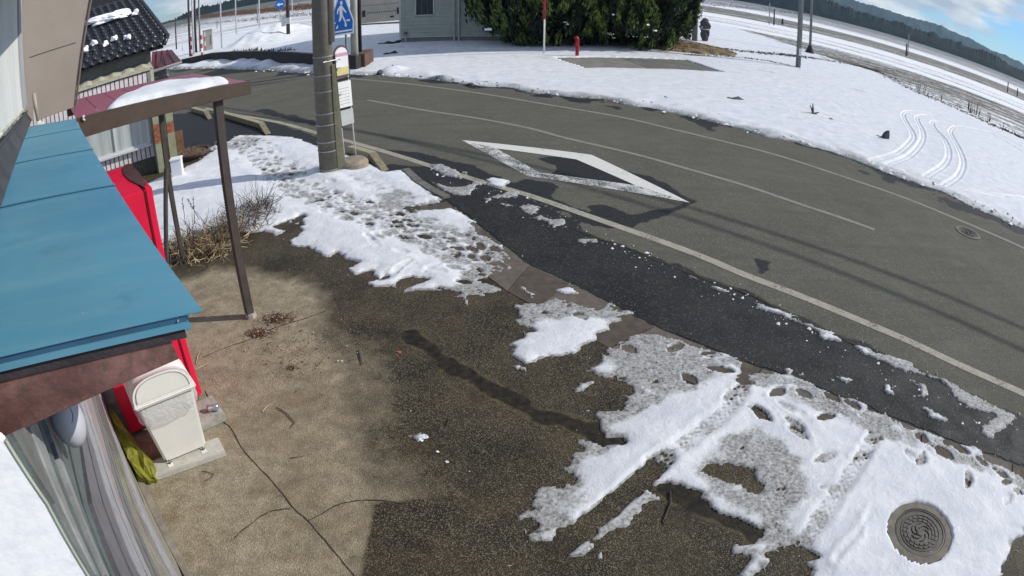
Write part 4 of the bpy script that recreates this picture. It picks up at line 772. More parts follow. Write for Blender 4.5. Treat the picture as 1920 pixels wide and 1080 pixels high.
m = MB(); m.box(1.75, 1.838, YS + .055, YS + .143, .05, tR.z - .05); m.build("post", brn_d, sh, .005)
m = MB(); m.box(1.57, 1.635, YR - .1, YR - .035, .05, tR.z - .05); m.build("post", brn_d, sh, .005)
m = MB(); m.tube([(1.58, YR - .1, 1.35), (1.30, YR - .2, .02)], .035, 8); m.build("brace", brn_d, sh)
m = MB(); m.lathe([(.07, 0), (.06, .05), (.0, .055)], 8, (1.80, YS + .09, .009)); m.build("post_footing", conc, sh)
m = MB(); m.tube([LY(157, 218, YS - .005), LY(157, 218, YS - .025)], .014, 8); m.tube([LY(155, 222, YS - .012), LY(159, 226, YS - .012)], .010, 6); m.build("clip", M("clip_white", (.6, .6, .6), .5), sh)
# snow slab on the roof
sp_ = [(205, 197), (213, 190), (235, 182), (262, 172), (290, 163), (330, 155), (380, 151), (430, 152), (425, 156), (400, 160), (380, 166), (345, 174), (300, 184), (270, 193), (240, 207), (222, 209), (203, 205)]
pts = []
for p in sp_:
    d_ = lray(*p); s_ = (tR.z - tL.z) / (tR.x - tL.x)              # roof plane: z = tL.z + s (X - tL.x)
    t = (tL.z - s_ * tL.x - CH) / (d_.z - s_ * d_.x); pts.append((max(tL.x, d_.x * t), min(max(d_.y * t, YS + .03), YR - .02)))
xs_ = np.arange(tL.x, tR.x, .03); ys_ = np.arange(YS - .02, YR + .02, .03); X, Y = np.meshgrid(xs_, ys_)
d_ = poly_sd(X, Y, pts) + (fbm(X, Y, 6., 4) - .5) * .08; hh = .07 * (1 - np.exp(-np.clip(d_, 0, 9) / .06)) * (.7 + .6 * fbm(X, Y, 2.5, 4, 5.))
o = grid("roof_snow", xs_, ys_, tL.z + s_ * (X - tL.x) + np.where(d_ > 0, hh - .004, -.02), MS, dict(thin=np.where(d_ > .05, 0., .2)), keep=(d_ > 0)); o.rotation_euler = (0, 0, AW)
tag(o, "smooth slab of snow lying on the red roof of the brown lean-to shelter", "snow", kind='stuff')
# ================================================================ NEIGHBOUR HOUSE (frame turned 37 deg, facing wall at Y = HW)
HA = math.radians(37.1); HXv = Vector((math.cos(HA), math.sin(HA), 0)); HYv = Vector((-math.sin(HA), math.cos(HA), 0)); HW = 13.67
def hray(px, py):
    d = ray(px, py); return Vector((d.dot(HXv), d.dot(HYv), d.z))
def HY(px, py, Y=HW):
    d = hray(px, py); t = Y / d.y; return Vector((d.x * t, Y, CH + d.z * t))
house = thing("neighbour_house", "neighbouring house with dark glazed tile roof and ribbed beige siding", "house", (0, 0, 0), HA)
rib = M("ribbed_siding", (.74, .66, .65), .6, 0, .15, 3, .1, 30, grime=.2); cream = M("cream_trim", (.46, .44, .33), .75, 0, .2, 8, .2, 40); grey = M("grey_wall", (.14, .145, .145), .8, 0, .2, 5); fnd = M("foundation", (.10, .09, .075), .9, 0, .3, 6, .4, 40, grime=.4)
cT = HY(283, 122); cB = HY(286, 318); xr = cT.x; zt = HY(283, 128).z; zlow = .34
m = MB(); m.box(-7, xr - .02, HW + .03, HW + 5, .0, zt + .02); m.build("core_wall", M("ribbed_gap", (.12, .10, .10), .8), house)
x = -3.6; lo_z = zlow
while x < xr - .04:
    m = MB(); m.box(x, x + .088, HW - .012, HW + .03, zlow, zt - .06); m.build("siding_rib", rib, house); x += .112
m = MB(); m.box(-4, xr + .02, HW - .02, HW + .028, .0, zlow - .01); m.build("foundation", fnd, house)
m = MB(); m.box(xr - .03, xr + .05, HW - .05, HW + .04, zlow - .02, zt + .02); m.build("corner_post", cream, house)
vs = []; fs = []; n = 46
for i in range(n + 1):                                        # wavy eave strip
    x_ = -4 + (xr + .03 + 4) * i / n; zz = zt + .05 + .022 * math.sin(i * 1.9); vs += [(x_, HW - .05, zt - .03), (x_, HW - .05, zz), (x_, HW + .62, zt + .02), (x_, HW + .62, zz + .06)]
for i in range(n): a = 4 * i; fs += [(a, a + 4, a + 5, a + 1), (a + 1, a + 5, a + 7, a + 3), (a, a + 2, a + 6, a + 4)]
me_obj("eave_strip", vs, fs, cream, house)
zf0, zf1 = zt + .08, HY(283, 101).z
zf1 = HY(283, 101, HW + .6).z; zf0 = zt - .1; m = MB(); m.slab([(-4, HW + .62, zf0 - .01), (xr + .05, HW + .62, zf0 - .01), (xr + .05, HW + .62, zf1 + .12), (-4, HW + .62, zf1 + .12)], (0, .3, 0)); m.build("under_eave_wall", grey, house)
# window
wA, wB, wC = HY(280, 226), HY(285, 268), HY(170, 296); zs = wB.z; ztop = zs + 1.12; xw1 = wB.x - .03; xw0 = xw1 - 1.72
wf = M("window_frame_pale", (.62, .63, .62), .5, .1, .05, 4); gl_ = MT("curtained_glass", .15, 0, .6); gl_.col(gl_.mix(gl_.ramp(gl_.noise(1, 5, .6, gl_.map((9, 1, .4))), [(.35, 0.), (.65, 1.)]), (.34, .38, .36), (.55, .58, .55)))
win = thing("window", None, None); win.parent = house; win.location = (0, 0, 0)
for a0, a1, b0, b1 in ((xw0, xw1, zs, zs + .06), (xw0, xw1, ztop - .05, ztop), (xw0, xw0 + .05, zs + .06, ztop - .05), (xw1 - .05, xw1, zs + .06, ztop - .05), ((xw0 + xw1) / 2 - .02, (xw0 + xw1) / 2 + .025, zs + .06, ztop - .05)):
    m = MB(); m.box(a0, a1, HW - .07, HW + .0, b0, b1); m.build("frame", wf, win)
for a0, a1, yy in ((xw0 + .05, (xw0 + xw1) / 2 - .02, -.035), ((xw0 + xw1) / 2 + .025, xw1 - .05, -.05)):
    m = MB(); m.box(a0, a1, HW + yy, HW + yy + .006, zs + .06, ztop - .05); m.build("pane", gl_.m, win)
m = MB(); m.box(xw0 - .03, xw1 + .04, HW - .12, HW - .0705, zs - .035, zs + .012); m.build("sill", wf, win)
# tile roof
E1 = HY(311, 96, HW + .3); Ec = HY(322, 79, HW + .5); El = HY(147, 134, HW + .3)
z0 = El.z + .02; top = HY(262, 0, HW + 3.2); slope = (top.z - z0) / (top.y - El.y)
tile = M("glazed_tile", (.012, .014, .022), .28, 0, .5, 9, .1, 30, c2=(.035, .037, .045), spec=.6); mort = M("roof_deck", (.012, .012, .015), .9)
def redge(y): t = (y - El.y) / (top.y - El.y); return E1.x + .28 * max(0, 1 - abs(t - .12) * 3) * 0 + (top.x - Ec.x) * max(0, t - .05) + (Ec.x - E1.x) * min(1, t * 8)
roof = MB(); Yt = top.y + 1.6
roof.slab([(-6, El.y + .02, z0 - .02), (redge(El.y + .02) - .06, El.y + .02, z0 - .02), (redge(Yt) - .06, Yt, z0 - .02 + slope * (Yt - El.y)), (-6, Yt, z0 - .02 + slope * (Yt - El.y))], (0, 0, -.05)); rf = roof.build("roof", mort, house)
bm = bmesh.new(); tw, tl = .215, .235; n = 7
def tprof(u): return .028 * math.sin(u * math.pi * 2 - .6) + (.022 if u > .8 else 0)
vs = []; fs = []
for j, yy in enumerate((0, tl + .04)):
    for i in range(n): u = i / (n - 1); vs.append((u * tw, yy, tprof(u) + (.030 if j == 0 else .0)))
for i in range(n): u = i / (n - 1); vs.append((u * tw, 0, tprof(u) + .0))
for i in range(n - 1): fs += [(i, i + 1, n + i + 1, n + i), (i, 2 * n + i, 2 * n + i + 1, i + 1)]
tme = bpy.data.meshes.new("tile"); tme.from_pydata(vs, [], fs); tme.materials.append(tile); tme.polygons.foreach_set('use_smooth', [True] * len(tme.polygons)); bm.free()
ang = math.atan(slope); cnt = 0; j = 0; y = El.y; rest = []
while y < Yt:
    x = redge(y) - tw
    while x > -3.4 + 0.0:
        zz = z0 + slope * (y - El.y)
        o = bpy.data.objects.new("tile", tme); COL.objects.link(o); o.parent = rf; o.location = (x, y, zz); o.rotation_euler = (ang + .03, 0, random.uniform(-.02, .02)); cnt += 1
        x -= tw
        if cnt > 296: break
    if cnt > 296: break
    y += tl * math.cos(ang); j += 1
ytile = y
m = MB(); 
P = [Vector((redge(yy) - .02, yy, z0 + slope * (yy - El.y) + .03)) for yy in np.linspace(El.y, Yt, 14)]
m.tube(P, .055, 6); m.build("gable_edge", tile, rf, smooth=True)
# snow clumps on tiles
for i, (a, b, rx) in enumerate([(168, 43, .55), (196, 33, .62), (220, 27, .5), (236, 28, .25), (252, 27, .2), (159, 95, .14), (176, 82, .14), (198, 84, .12), (214, 74, .13), (239, 72, .15), (206, 38, .6), (182, 40, .6)]):
    d_ = hray(a, b); t = (z0 + .03 - slope * El.y - CH) / (d_.z - slope * d_.y); p = d_ * t + Vector((0, 0, CH))
    o = blob("snow_clump", p, (rx * .62, .24 if rx > .3 else .13, .10), M("roof_snow_white", (.86, .87, .9), .6, 0, .03, 5), None, 40 + i, .35, 3)
    o.parent = None; o.matrix_world = Matrix.Rotation(HA, 4, 'Z') @ Matrix.Translation(p)
    tag(o, ["leftmost large", "second large", "third large", "fourth, smaller", "small isolated upper right", "leftmost lower small", "second lower small", "third lower small", "fourth lower small", "rightmost lower small", "broad middle", "broad left middle"][i] + " clump of snow caught on the dark tile roof", "snow clump", "snow clumps on the tile roof")
# maroon annex roof
mar = M("maroon_metal", (.115, .028, .035), .45, .2, .2, 4); a1, a2, a3, a4 = HY(283, 131, HW + .15), HY(339, 113, HW + .15), HY(322, 93, HW + 1.8), HY(285, 97, HW + 1.3)
m = MB(); m.slab([a1, a2, a3, a4], (0, 0, -.03)); an = m.build("annex_roof", mar, house)
for t in (.22, .5, .78):
    p, q = a1.lerp(a2, t), a4.lerp(a3, t); m = MB(); m.tube([p + Vector((0, 0, .012)), q + Vector((0, 0, .012))], .014, 4); m.build("standing_seam", mar, an)
m = MB(); m.tube([a1 + Vector((0, -.04, -.05)), a2 + Vector((.02, -.04, -.05))], .035, 8); m.build("gutter", M("gutter_grey", (.30, .29, .28), .5), an)
b2 = HY(315, 140, HW + .3); m = MB(); m.box(xr + .06, b2.x, HW + .3, HW + 2.5, 0, a1.z - .1); m.build("annex_wall", grey, house)
m = MB(); m.tube([HY(312, 128, HW + .22), HY(314, 142, HW + .22)], .03, 6); m.build("downpipe", M("gutter_grey", (.30, .29, .28), .5), house)
# brick porch pillars
bk = [M("brick_orange", (.36, .115, .045), .85, 0, .3, 30, .5, 120), M("brick_brown", (.25, .10, .05), .85, 0, .3, 30, .5, 120)]; mo = M("pillar_plaster", (.30, .30, .20), .85, 0, .2, 6, .3, 60, grime=.3)
def pillar(x0, x1, yp, zb0, zt0, zt1, name="porch_pillar"):
    g = thing(name, None, None); g.parent = house
    m = MB(); m.box(x0, x1, yp, yp + .25, 0, zb0 - .004); m.build("plaster", mo, g); m = MB(); m.box(x0 + .008, x1 - .008, yp + .008, yp + .24, zb0, zt0); m.build("mortar", M("mortar_grey", (.22, .18, .14), .9), g); m = MB(); m.box(x0, x1, yp, yp + .25, zt0 + .004, zt1); m.build("plaster", mo, g)
    z = zb0; r = 0
    while z < zt0 - .05:
        cols_ = [(x0, x1)] if (x1 - x0) < .16 else ([(x0, (x0 + x1) / 2 - .004), ((x0 + x1) / 2 + .004, x1)] if r % 2 else [(x0, x0 + .07), (x0 + .078, x1)])
        for a, b in cols_: m = MB(); m.box(a, b, yp, yp + .012, z, z + .062); m.build("brick", bk[(r + int(a * 90)) % 2], g)
        z += .072; r += 1
yp = HW - .35; p1, p2 = HY(290, 260, yp), HY(303, 288, yp); pillar(p1.x, p1.x + .20, yp, HY(300, 268, yp).z, HY(298, 232, yp).z, 1.75)
yp = HW - .05; p1, p2 = HY(312, 235, yp), HY(326, 235, yp); pillar(p1.x, p2.x, yp, HY(322, 248, yp).z, HY(322, 228, yp).z, 1.8)
m = MB(); m.box(HY(284, 240).x, HY(290, 240).x + .02, HW - .3, HW - .05, 0, 1.9); m.build("pillar_return", M("return_plaster", (.22, .225, .17), .85, 0, .2, 6), house)
wdm = M("weathered_board", (.17, .095, .045), .8, 0, .35, 9, .3, 50)
m = MB(); q = HY(335, 262, HW + .6); m.box(q.x - .22, q.x + .12, HW + .6, HW + .66, 0, .62); m.build("timber_panel", wdm, house)
# planter & stones beside porch
pot = thing("round_planter", "low round brown planter with withered plants in front of the brick porch", "planter", tuple(G(361, 295)))
m = MB(); m.lathe([(.34, 0), (.44, .10), (.46, .15), (.42, .15), (.38, .11), (.0, .12)], 22); m.build("tub", M("tub_brown", (.10, .065, .05), .8, 0, .25, 9, .3, 40), pot)
twm = M("dry_stem", (.20, .14, .08), .85, 0, .3, 20); tws = M("pale_straw", (.45, .36, .21), .8, 0, .3, 20); twd = M("dark_stem", (.055, .04, .035), .85, 0, .3, 20)
def stems(name, c, n, rad, hgt, mat, parent=None, seed=0, lean=.5, r=.004, curl=.2, flat=False):
    rr = random.Random(seed); m = MB()
    for i in range(n):
        a = rr.uniform(0, 6.28); q = rad * math.sqrt(rr.random()); p = Vector((c[0] + q * math.cos(a), c[1] + q * math.sin(a), c[2])); hh = hgt * rr.uniform(.4, 1); dr = Vector((rr.gauss(0, lean), rr.gauss(0, lean), 1)).normalized()
        P = [p]
        for k in range(3):
            dr = (dr + Vector((rr.gauss(0, curl), rr.gauss(0, curl), rr.gauss(-curl * .6, curl)))).normalized(); np_ = P[-1] + dr * hh / 3; np_.z = max(np_.z, c[2] + .004); P.append(np_)
        m.tube(P, [r, r * .85, r * .6, r * .35], 3, False)
    o = m.build(name, mat, parent); return o
stems("stems", (0, 0, .11), 60, .36, .28, twm, pot, 4, .9, .008, .5)
for i, (a, b, s_) in enumerate([(343, 290, .12), (352, 283, .10), (337, 297, .09), (400, 279, .11), (407, 268, .08)]):
    o = blob("garden_stone", G(a, b), (s_ * 1.2, s_, s_ * .6), M("snowy_stone", (.42, .42, .42), .8, 0, .6, 9), None, 60 + i, .3, 2); tag(o, ["snow-capped stone left of the round planter", "snow-capped stone just behind the round planter", "small stone nearest the white box", "stone at the right edge of the planter by the drive", "tiny stone farthest along the snow edge"][i], "stone", "stones around the planter")
wbx = thing("white_box", "white lidded box standing in snow left of the shelter post", "box", tuple(G(335, 334)), math.radians(20))
m = MB(); m.box(-.12, .12, -.11, .11, .03, .40); m.build("box_body", M("box_white", (.72, .73, .76), .5, 0, .04, 4), wbx, .008); m = MB(); m.box(-.135, .135, -.125, .125, .402, .435); m.build("lid", M("box_lid_white", (.78, .78, .77), .5, 0, .04, 4), wbx, .008)

# ================================================================ UTILITY POLE + BUS STOP + CROSSING SIGN
pcn = M("pole_concrete", (.165, .155, .125), .85, 0, .2, 3, .3, 60, grime=.35); band = M("steel_band", (.35, .35, .34), .45, .6, .2, 10)
up = thing("utility_pole", "thick grey concrete utility pole with steel bands beside the bus stop", "utility pole", (-3.15, 10.24, 0))
m = MB(); m.tube([(0, 0, -.1), (-.0, 0, 3.3), (-.02, 0, 11)], [.184, .168, .125], 32); m.build("shaft", pcn, up, smooth=True)
def prad(z): return .184 - .0049 * z
for yy in (105, 140, 170, 211, 232, 264, 281, 316):
    z = atd(610, yy, 10.7).z; m = MB(); m.lathe([(prad(z) + .002, -.011), (prad(z) + .007, -.01), (prad(z) + .007, .01), (prad(z) + .002, .011)], 28, (-.0, 0, z)); m.build("band", band, up, smooth=False)
dv_ = Vector((3.15, -10.24, 0)).normalized(); sdv = Vector((dv_.y, -dv_.x, 0)) * -1
m = MB(); rgt = Vector((.956, .293, 0)); c0 = rgt * .165 + dv_ * .10
m.tube([c0 + Vector((0, 0, 2.35)), c0 + Vector((0, 0, 8))], .05, 10); m.build("cable_guard", M("cable_guard_grey", (.26, .245, .21), .6, 0, .15, 4), up, smooth=True)
m = MB(); c1 = rgt * .17 + dv_ * .09; m.prism([c1 + Vector((-.03, 0, .03)), c1 + rgt * .115 + Vector((0, 0, .03)), c1 + rgt * .07 + Vector((0, 0, 1.35)), c1 + rgt * .03 + Vector((0, 0, 1.95)), c1 + rgt * -.03 + Vector((0, 0, 1.95))], dv_ * .05); m.build("guard_plate", M("guard_cream", (.30, .275, .17), .75, 0, .2, 6, .2, 40, grime=.2), up, .004)
m = MB(); m.tube([rgt * .0 + Vector((0, 0, 2.02)) + dv_ * .19, rgt * .24 + Vector((0, 0, 2.02)) + dv_ * .05], .012, 6); m.build("bracket", band, up)
for yy in (112, 178, 128):
    z = atd(637, yy, 10.6).z; m = MB(); m.tube([rgt * .17 + Vector((0, 0, z)), rgt * .30 + Vector((0, 0, z - .01))], .012, 6); m.build("bracket", M("bracket_white", (.6, .6, .6), .5), up)
for xx, zz in ((-.5, 8.6), (.5, 8.6)): pass
m = MB(); m.box(-.9, .9, -.05, .05, 8.9, 9.0); m.build("crossarm", band, up)
# bus stop sign: two thin posts out of a round concrete foot
bs_c = (G(641, 324) + G(677, 316)) / 2; fdir = Vector((bs_c.x, bs_c.y, 0)).normalized()
bs = thing("bus_stop_sign", "narrow bus stop board on two thin posts in a round concrete foot", "bus stop sign", tuple(Vector((-2.80, 10.42, 0))))
cf = M("foot_concrete", (.30, .25, .19), .9, 0, .25, 8, .4, 60, grime=.3)
m = MB(); m.lathe([(.27, 0), (.27, .12), (.22, .17), (.0, .19)], 26, (.04, 0, .02)); m.build("foot", cf, bs)
u_ = Vector((.62, .785, 0)).normalized()                      # board runs away from the camera, seen nearly edge on
wp = M("post_white", (.68, .68, .66), .5, 0, .08, 6); lean = Vector((-.035, 0, 0))
pa, pb_ = -u_ * .125, u_ * .125
for q in (pa, pb_):
    m = MB(); m.tube([q + Vector((0, 0, .1)), q * .98 + lean * 2 + Vector((0, 0, 1.75))], .0125, 8); m.build("post", wp, bs, smooth=True)
nrm = Vector((u_.y, -u_.x, 0))                               # faces right/front
def board(z0, z1, name, mat, hw=.15, th=.02, off=0., round_=False):
    m = MB(); pts = [(-hw, z0), (hw, z0)]
    if round_: pts += [(hw * math.cos(a), z1 - hw + hw * math.sin(a)) for a in [k * math.pi / 12 for k in range(13)]]
    else: pts += [(hw, z1), (-hw, z1)]
    P = [u_ * a + nrm * (off) + lean * (b) * 1.1 + Vector((0, 0, b)) for a, b in pts]; m.prism(P, nrm * th); return m.build(name, mat, bs)
board(1.68, 2.26, "route_panel", M("panel_magenta", (.11, .07, .09), .6, 0, .1, 6), .155, .02, -.01, True)
board(1.72, 2.22, "panel_face", M("panel_face_white", (.78, .76, .78), .5, 0, .05, 6), .135, .003, .0105, True)
board(1.725, 1.86, "panel_band", M("panel_yellow", (.60, .54, .22), .5, 0, .1, 6), .13, .003, .0140)
board(2.06, 2.12, "panel_band", M("panel_pink", (.55, .33, .38), .5, 0, .1, 6), .13, .003, .0140)
board(1.14, 1.60, "timetable_board", M("timetable_white", (.76, .76, .74), .5, 0, .05, 6), .155, .025, -.01)
for k in range(6): board(1.20 + .055 * k, 1.212 + .055 * k, "print_line", M("print_grey", (.45, .45, .47), .6), .11, .002, .0155)
board(.62 + .20, 1.09, "notice_board", M("notice_grey", (.46, .47, .46), .5, 0, .08, 6), .155, .025, -.01)
board(1.62, 1.66, "divider", M("rubber_black", (.01, .01, .01), .8), .15, .02, -.01); board(1.10, 1.13, "divider", M("rubber_black", (.01, .01, .01), .8), .15, .02, -.01)
m = MB(); q = -u_ * .20 + nrm * .01; m.prism([q - u_ * .09 + Vector((0, 0, .8)), q + u_ * .04 + Vector((0, 0, .8)), q + u_ * .04 + Vector((-.06, 0, 2.1)), q - u_ * .07 + Vector((-.06, 0, 2.1))], nrm * .015); m.build("back_board", M("rubber_black", (.01, .01, .01), .8), bs)
# pedestrian crossing sign
sp0 = G(666, 131); D0 = math.hypot(sp0.x, sp0.y)
gp = M("galvanised_post", (.33, .33, .33), .45, .4, .15, 5)
csp = thing("crossing_sign", "blue pedestrian crossing sign with white walking figure on a grey post", "road sign", (0, 0, 0))
DS = 23.0; sgn = M("sign_blue", (.012, .14, .52), .4, 0, .08, 3); sw = M("sign_white", (.80, .82, .84), .4, 0, .04, 4)
fr_ = atd(640, 40, DS); right = Vector((fr_.y, -fr_.x, 0)).normalized(); tow = Vector((-fr_.x, -fr_.y, 0)).normalized()
def sign_poly(px, name, mat, off, th, parent):
    P = [atd(a, b, DS) + tow * off for a, b in px]; m = MB(); m.prism(P, tow * th); return m.build(name, mat, parent)
out = [(637, -16), (644, -16), (664, 38), (663.5, 62), (617, 70), (614.5, 66), (615.5, 45)]
plt_ = sign_poly(out, "sign_plate", sw, 0, .02, csp)
inn = [(638, -11), (643, -11), (661.5, 38.5), (661, 59.5), (619, 66.5), (617.2, 64), (618.2, 45.5)]
sign_poly(inn, "blue_face", sgn, .0205, .003, plt_)
F = lambda pts, nm="figure": sign_poly(pts, nm, sw, .024, .003, plt_)
F([(637.5, 4), (639, 1.5), (641.5, 2), (642.5, 5), (642, 8), (639.5, 9.5), (637.6, 7.5)])
F([(635.5, 13), (638, 10), (642, 10.5), (644.5, 17), (642, 19), (643, 31), (637, 32), (636.5, 22)])
F([(643.5, 13.5), (649.5, 22.5), (648.2, 24.5), (641.5, 17)]); F([(636, 12.5), (632.5, 18), (631.5, 26.5), (633.5, 26.8), (634.8, 19.8), (638, 16.5)])
F([(640.5, 29), (643.4, 29.5), (647.5, 38), (650.5, 47.5), (648.5, 50.5), (646, 48.5), (645.5, 41)]); F([(637, 30), (641.5, 31), (638, 42), (634.5, 52.5), (630.5, 54.5), (629.8, 52.5), (633, 47.5), (635, 40)])
F([(619.5, 60.5), (660.5, 54), (660, 57), (620, 63.5)], "crossing_bar"); F([(624.5, 42.5), (629, 41.5), (629, 44.5), (624.5, 45.5)], "crossing_mark"); F([(649.5, 36.5), (656, 35.5), (656, 39), (650, 40)], "crossing_mark")
b = atd(648, 40, DS + .15); m = MB(); m.tube([Vector((b.x, b.y, 0)), Vector((b.x, b.y, 4.2))], .038, 10); m.build("post", gp, csp, smooth=True)
gpo = thing("steel_pole", "smooth pale grey pole rising behind the blue crossing sign", "pole", (sp0.x, sp0.y, 0)); m = MB(); m.tube([(0, 0, -.1), (0, 0, 9)], [.145, .115], 18); m.build("shaft", M("pale_concrete_pole", (.46, .45, .39), .75, 0, .12, 3), gpo, smooth=True)
dpo = thing("steel_pole", "dark wooden pole immediately right of the pale grey pole", "pole", tuple(atd(676, 118, D0 + .9) * Vector((1, 1, 0)) if False else (atd(676, 118, D0 + .9).x, atd(676, 118, D0 + .9).y, 0))); m = MB(); m.tube([(0, 0, -.1), (0, 0, 8)], .075, 10); m.build("shaft", M("dark_wood_pole", (.035, .028, .028), .85, 0, .3, 6), dpo, smooth=True)
m = MB(); m.box(-.14, .12, -.12, .1, 4.1, 4.35); m.build("junction_box", M("dark_wood_pole", (.035, .028, .028), .85), dpo)
# kerb stones
kc = M("kerb_concrete", (.34, .31, .21), .9, 0, .2, 7, .4, 60, grime=.3); kd = M("kerb_side", (.23, .20, .13), .9, 0, .35, 9, .5, 60, grime=.5)
def kerb(label, a, b, c, d, hgt=.13, w=.17):
    """a->b along the road edge, sloping nose to c->d"""
    k = thing("kerb_stone", label, "kerb stone"); A, B = G(*a), G(*b); dr = (B - A).normalized(); nn = Vector((dr.y, -dr.x, 0)); C = G(*c)
    m = MB(); q0 = [A, B, B + nn * w, A + nn * w]; 
    if nn.dot(G(*d) - A) < 0: q0 = [A, B, B - nn * w, A - nn * w]
    m.hexa([v + Vector((0, 0, .004)) for v in q0], [v + Vector((0, 0, hgt)) for v in q0]); m.build("kerb_body", kc, k, .012)
    n2 = (C - B).normalized(); m = MB(); side = (q0[2] - q0[1]); L_ = (C - B).length; e = [B, B + side, B + side * .9 + n2 * L_, B + n2 * L_]
    m.hexa([v + Vector((0, 0, .004)) for v in e], [B + Vector((0, 0, hgt - .003)), B + side + Vector((0, 0, hgt - .003)), e[2] + Vector((0, 0, .035)), e[3] + Vector((0, 0, .035))]); m.build("kerb_nose", kd, k, .008)
kerb("concrete kerb stone with sloping nose at the far left, behind the shelter post", (366, 207), (391, 214), (398, 223), (380, 225))
kerb("long concrete kerb stone with sloping nose between shelter post and utility pole", (416, 215), (496, 238), (508, 251), (470, 250), .14)
kerb("mossy concrete kerb stone with sloping nose right of the bus stop foot", (664, 284), (706, 297), (729, 320), (690, 310), .14)
est = thing("edging_stone", "low stone edging strip at the right end of the left snow patch", "edging"); ribbon_px = GP([(760, 320), (785, 343), (812, 360), (838, 373)])
m = MB(); P = [Vector((a, b, 0)) for a, b in ribbon_px]
for p, q in zip(P[:-1], P[1:]):
    dr = (q - p).normalized(); nn = Vector((-dr.y, dr.x, 0)) * .07; m = MB(); m.slab([p - nn + dr * .01 + Vector((0, 0, .0)), q - nn - dr * .01, q + nn - dr * .01, p + nn + dr * .01], (0, 0, .045)); m.build("edging_piece", M("edging_grey", (.15, .14, .125), .9, 0, .35, 9, .5, 60, grime=.4), est, .006)
# manholes
iron = M("manhole_iron", (.085, .078, .068), .6, .3, .3, 9, .3, 80, grime=.3); iron2 = M("manhole_ring", (.17, .15, .12), .85, 0, .3, 9, .4, 90, grime=.4)
def manhole(name, label, c, R, z):
    mhn = thing(name, label, "manhole cover", (c.x, c.y, z)); m = MB(); m.lathe([(R, -.01), (R, .012), (R * .79, .014), (R * .785, .004)], 56); m.build("frame_ring", iron2, mhn)
    m = MB(); m.lathe([(R * .77, -.008), (R * .77, .010), (R * .73, .012), (R * .72, .006), (R * .62, .006), (R * .61, .011), (R * .58, .011), (R * .57, .006), (.0, .006)], 56); cv = m.build("cover", iron, mhn)
    m = MB()
    for rr_, n_, s_ in ((.50, 20, .032), (.40, 16, .03)):
        for k in range(n_):
            a = 2 * math.pi * k / n_ + rr_; x_, y_ = R * rr_ * math.cos(a), R * rr_ * math.sin(a); t_ = Vector((-math.sin(a), math.cos(a), 0)); r2 = Vector((math.cos(a), math.sin(a), 0)); c_ = Vector((x_, y_, .006)); s = s_ * R / .33
            m.hexa([c_ - t_ * s * .9 - r2 * s * .45, c_ + t_ * s * .6 - r2 * s * .45, c_ + t_ * s * .9 + r2 * s * .45, c_ - t_ * s * .5 + r2 * s * .45], [c_ - t_ * s * .8 - r2 * s * .35 + Vector((0, 0, .006)), c_ + t_ * s * .5 - r2 * s * .35 + Vector((0, 0, .006)), c_ + t_ * s * .8 + r2 * s * .35 + Vector((0, 0, .006)), c_ - t_ * s * .4 + r2 * s * .35 + Vector((0, 0, .006))])
    for k in range(6):
        a = k * math.pi / 3; m.tube([Vector((R * .17 * math.cos(a + t), R * .17 * math.sin(a + t), .009)) * 1 + Vector((R * .13 * math.cos(a), R * .13 * math.sin(a), 0)) for t in (0, .7, 1.4, 2.1, 2.8)], .0045, 4)
    m.build("raised_pattern", iron, cv); m = MB(); m.lathe([(R * .12, .004), (R * .12, .012), (R * .09, .013)], 18); m.build("hub", iron, cv)
    return mhn
manhole("manhole_cover", "round cast manhole cover with raised pattern set in snow at lower right", mh, .328, .014)
c_ = (G(1790, 437) + G(1840, 437) + G(1815, 423) + G(1815, 452)) / 4; manhole("manhole_cover", "round manhole cover in the asphalt near the right end of the road", c_, .30, .0)

# ================================================================ DRY PLANTS, TWIGS, DEBRIS
pl1 = thing("withered_clump", "matted brown withered plants in snow left of the front shelter post", "plant clump", tuple(G(385, 462)))
stems("dead_leaves", (0, 0, .0), 620, .55, .55, twm, pl1, 21, 1.1, .0065, .6); stems("straw", (.05, -.1, .0), 260, .52, .55, tws, pl1, 22, 1.3, .006, .7); stems("dark_stems", (0, .1, 0), 260, .55, .5, twd, pl1, 23, 1., .006, .6)
pl2 = thing("withered_clump", "tangled dark dead stalks in snow just right of the front shelter post", "plant clump", tuple(G(462, 415)))
stems("dark_stems", (0, 0, .0), 420, .5, .5, twd, pl2, 24, .9, .0065, .6); stems("dead_leaves", (0, -.15, .0), 320, .42, .45, twm, pl2, 25, 1.1, .006, .6)
pl3 = thing("dry_shrub", "upright bare twiggy shrub above the snow, between shelter post and trodden path", "shrub", tuple(G(496, 395)))
stems("twigs", (0, 0, .0), 46, .12, .62, twd, pl3, 26, .42, .0045, .12); stems("twigs", (-.25, .1, .0), 26, .2, .5, twm, pl3, 27, .3, .004, .12)
pl4 = thing("withered_clump", "dark rotting plants at the foot of the rear shelter post", "plant clump", tuple(G(325, 470)))
stems("dark_stems", (0, 0, .0), 200, .38, .32, twd, pl4, 28, 1.1, .006, .6); stems("straw", (.2, 0, .0), 70, .4, .4, tws, pl4, 29, 1., .0045, .6)
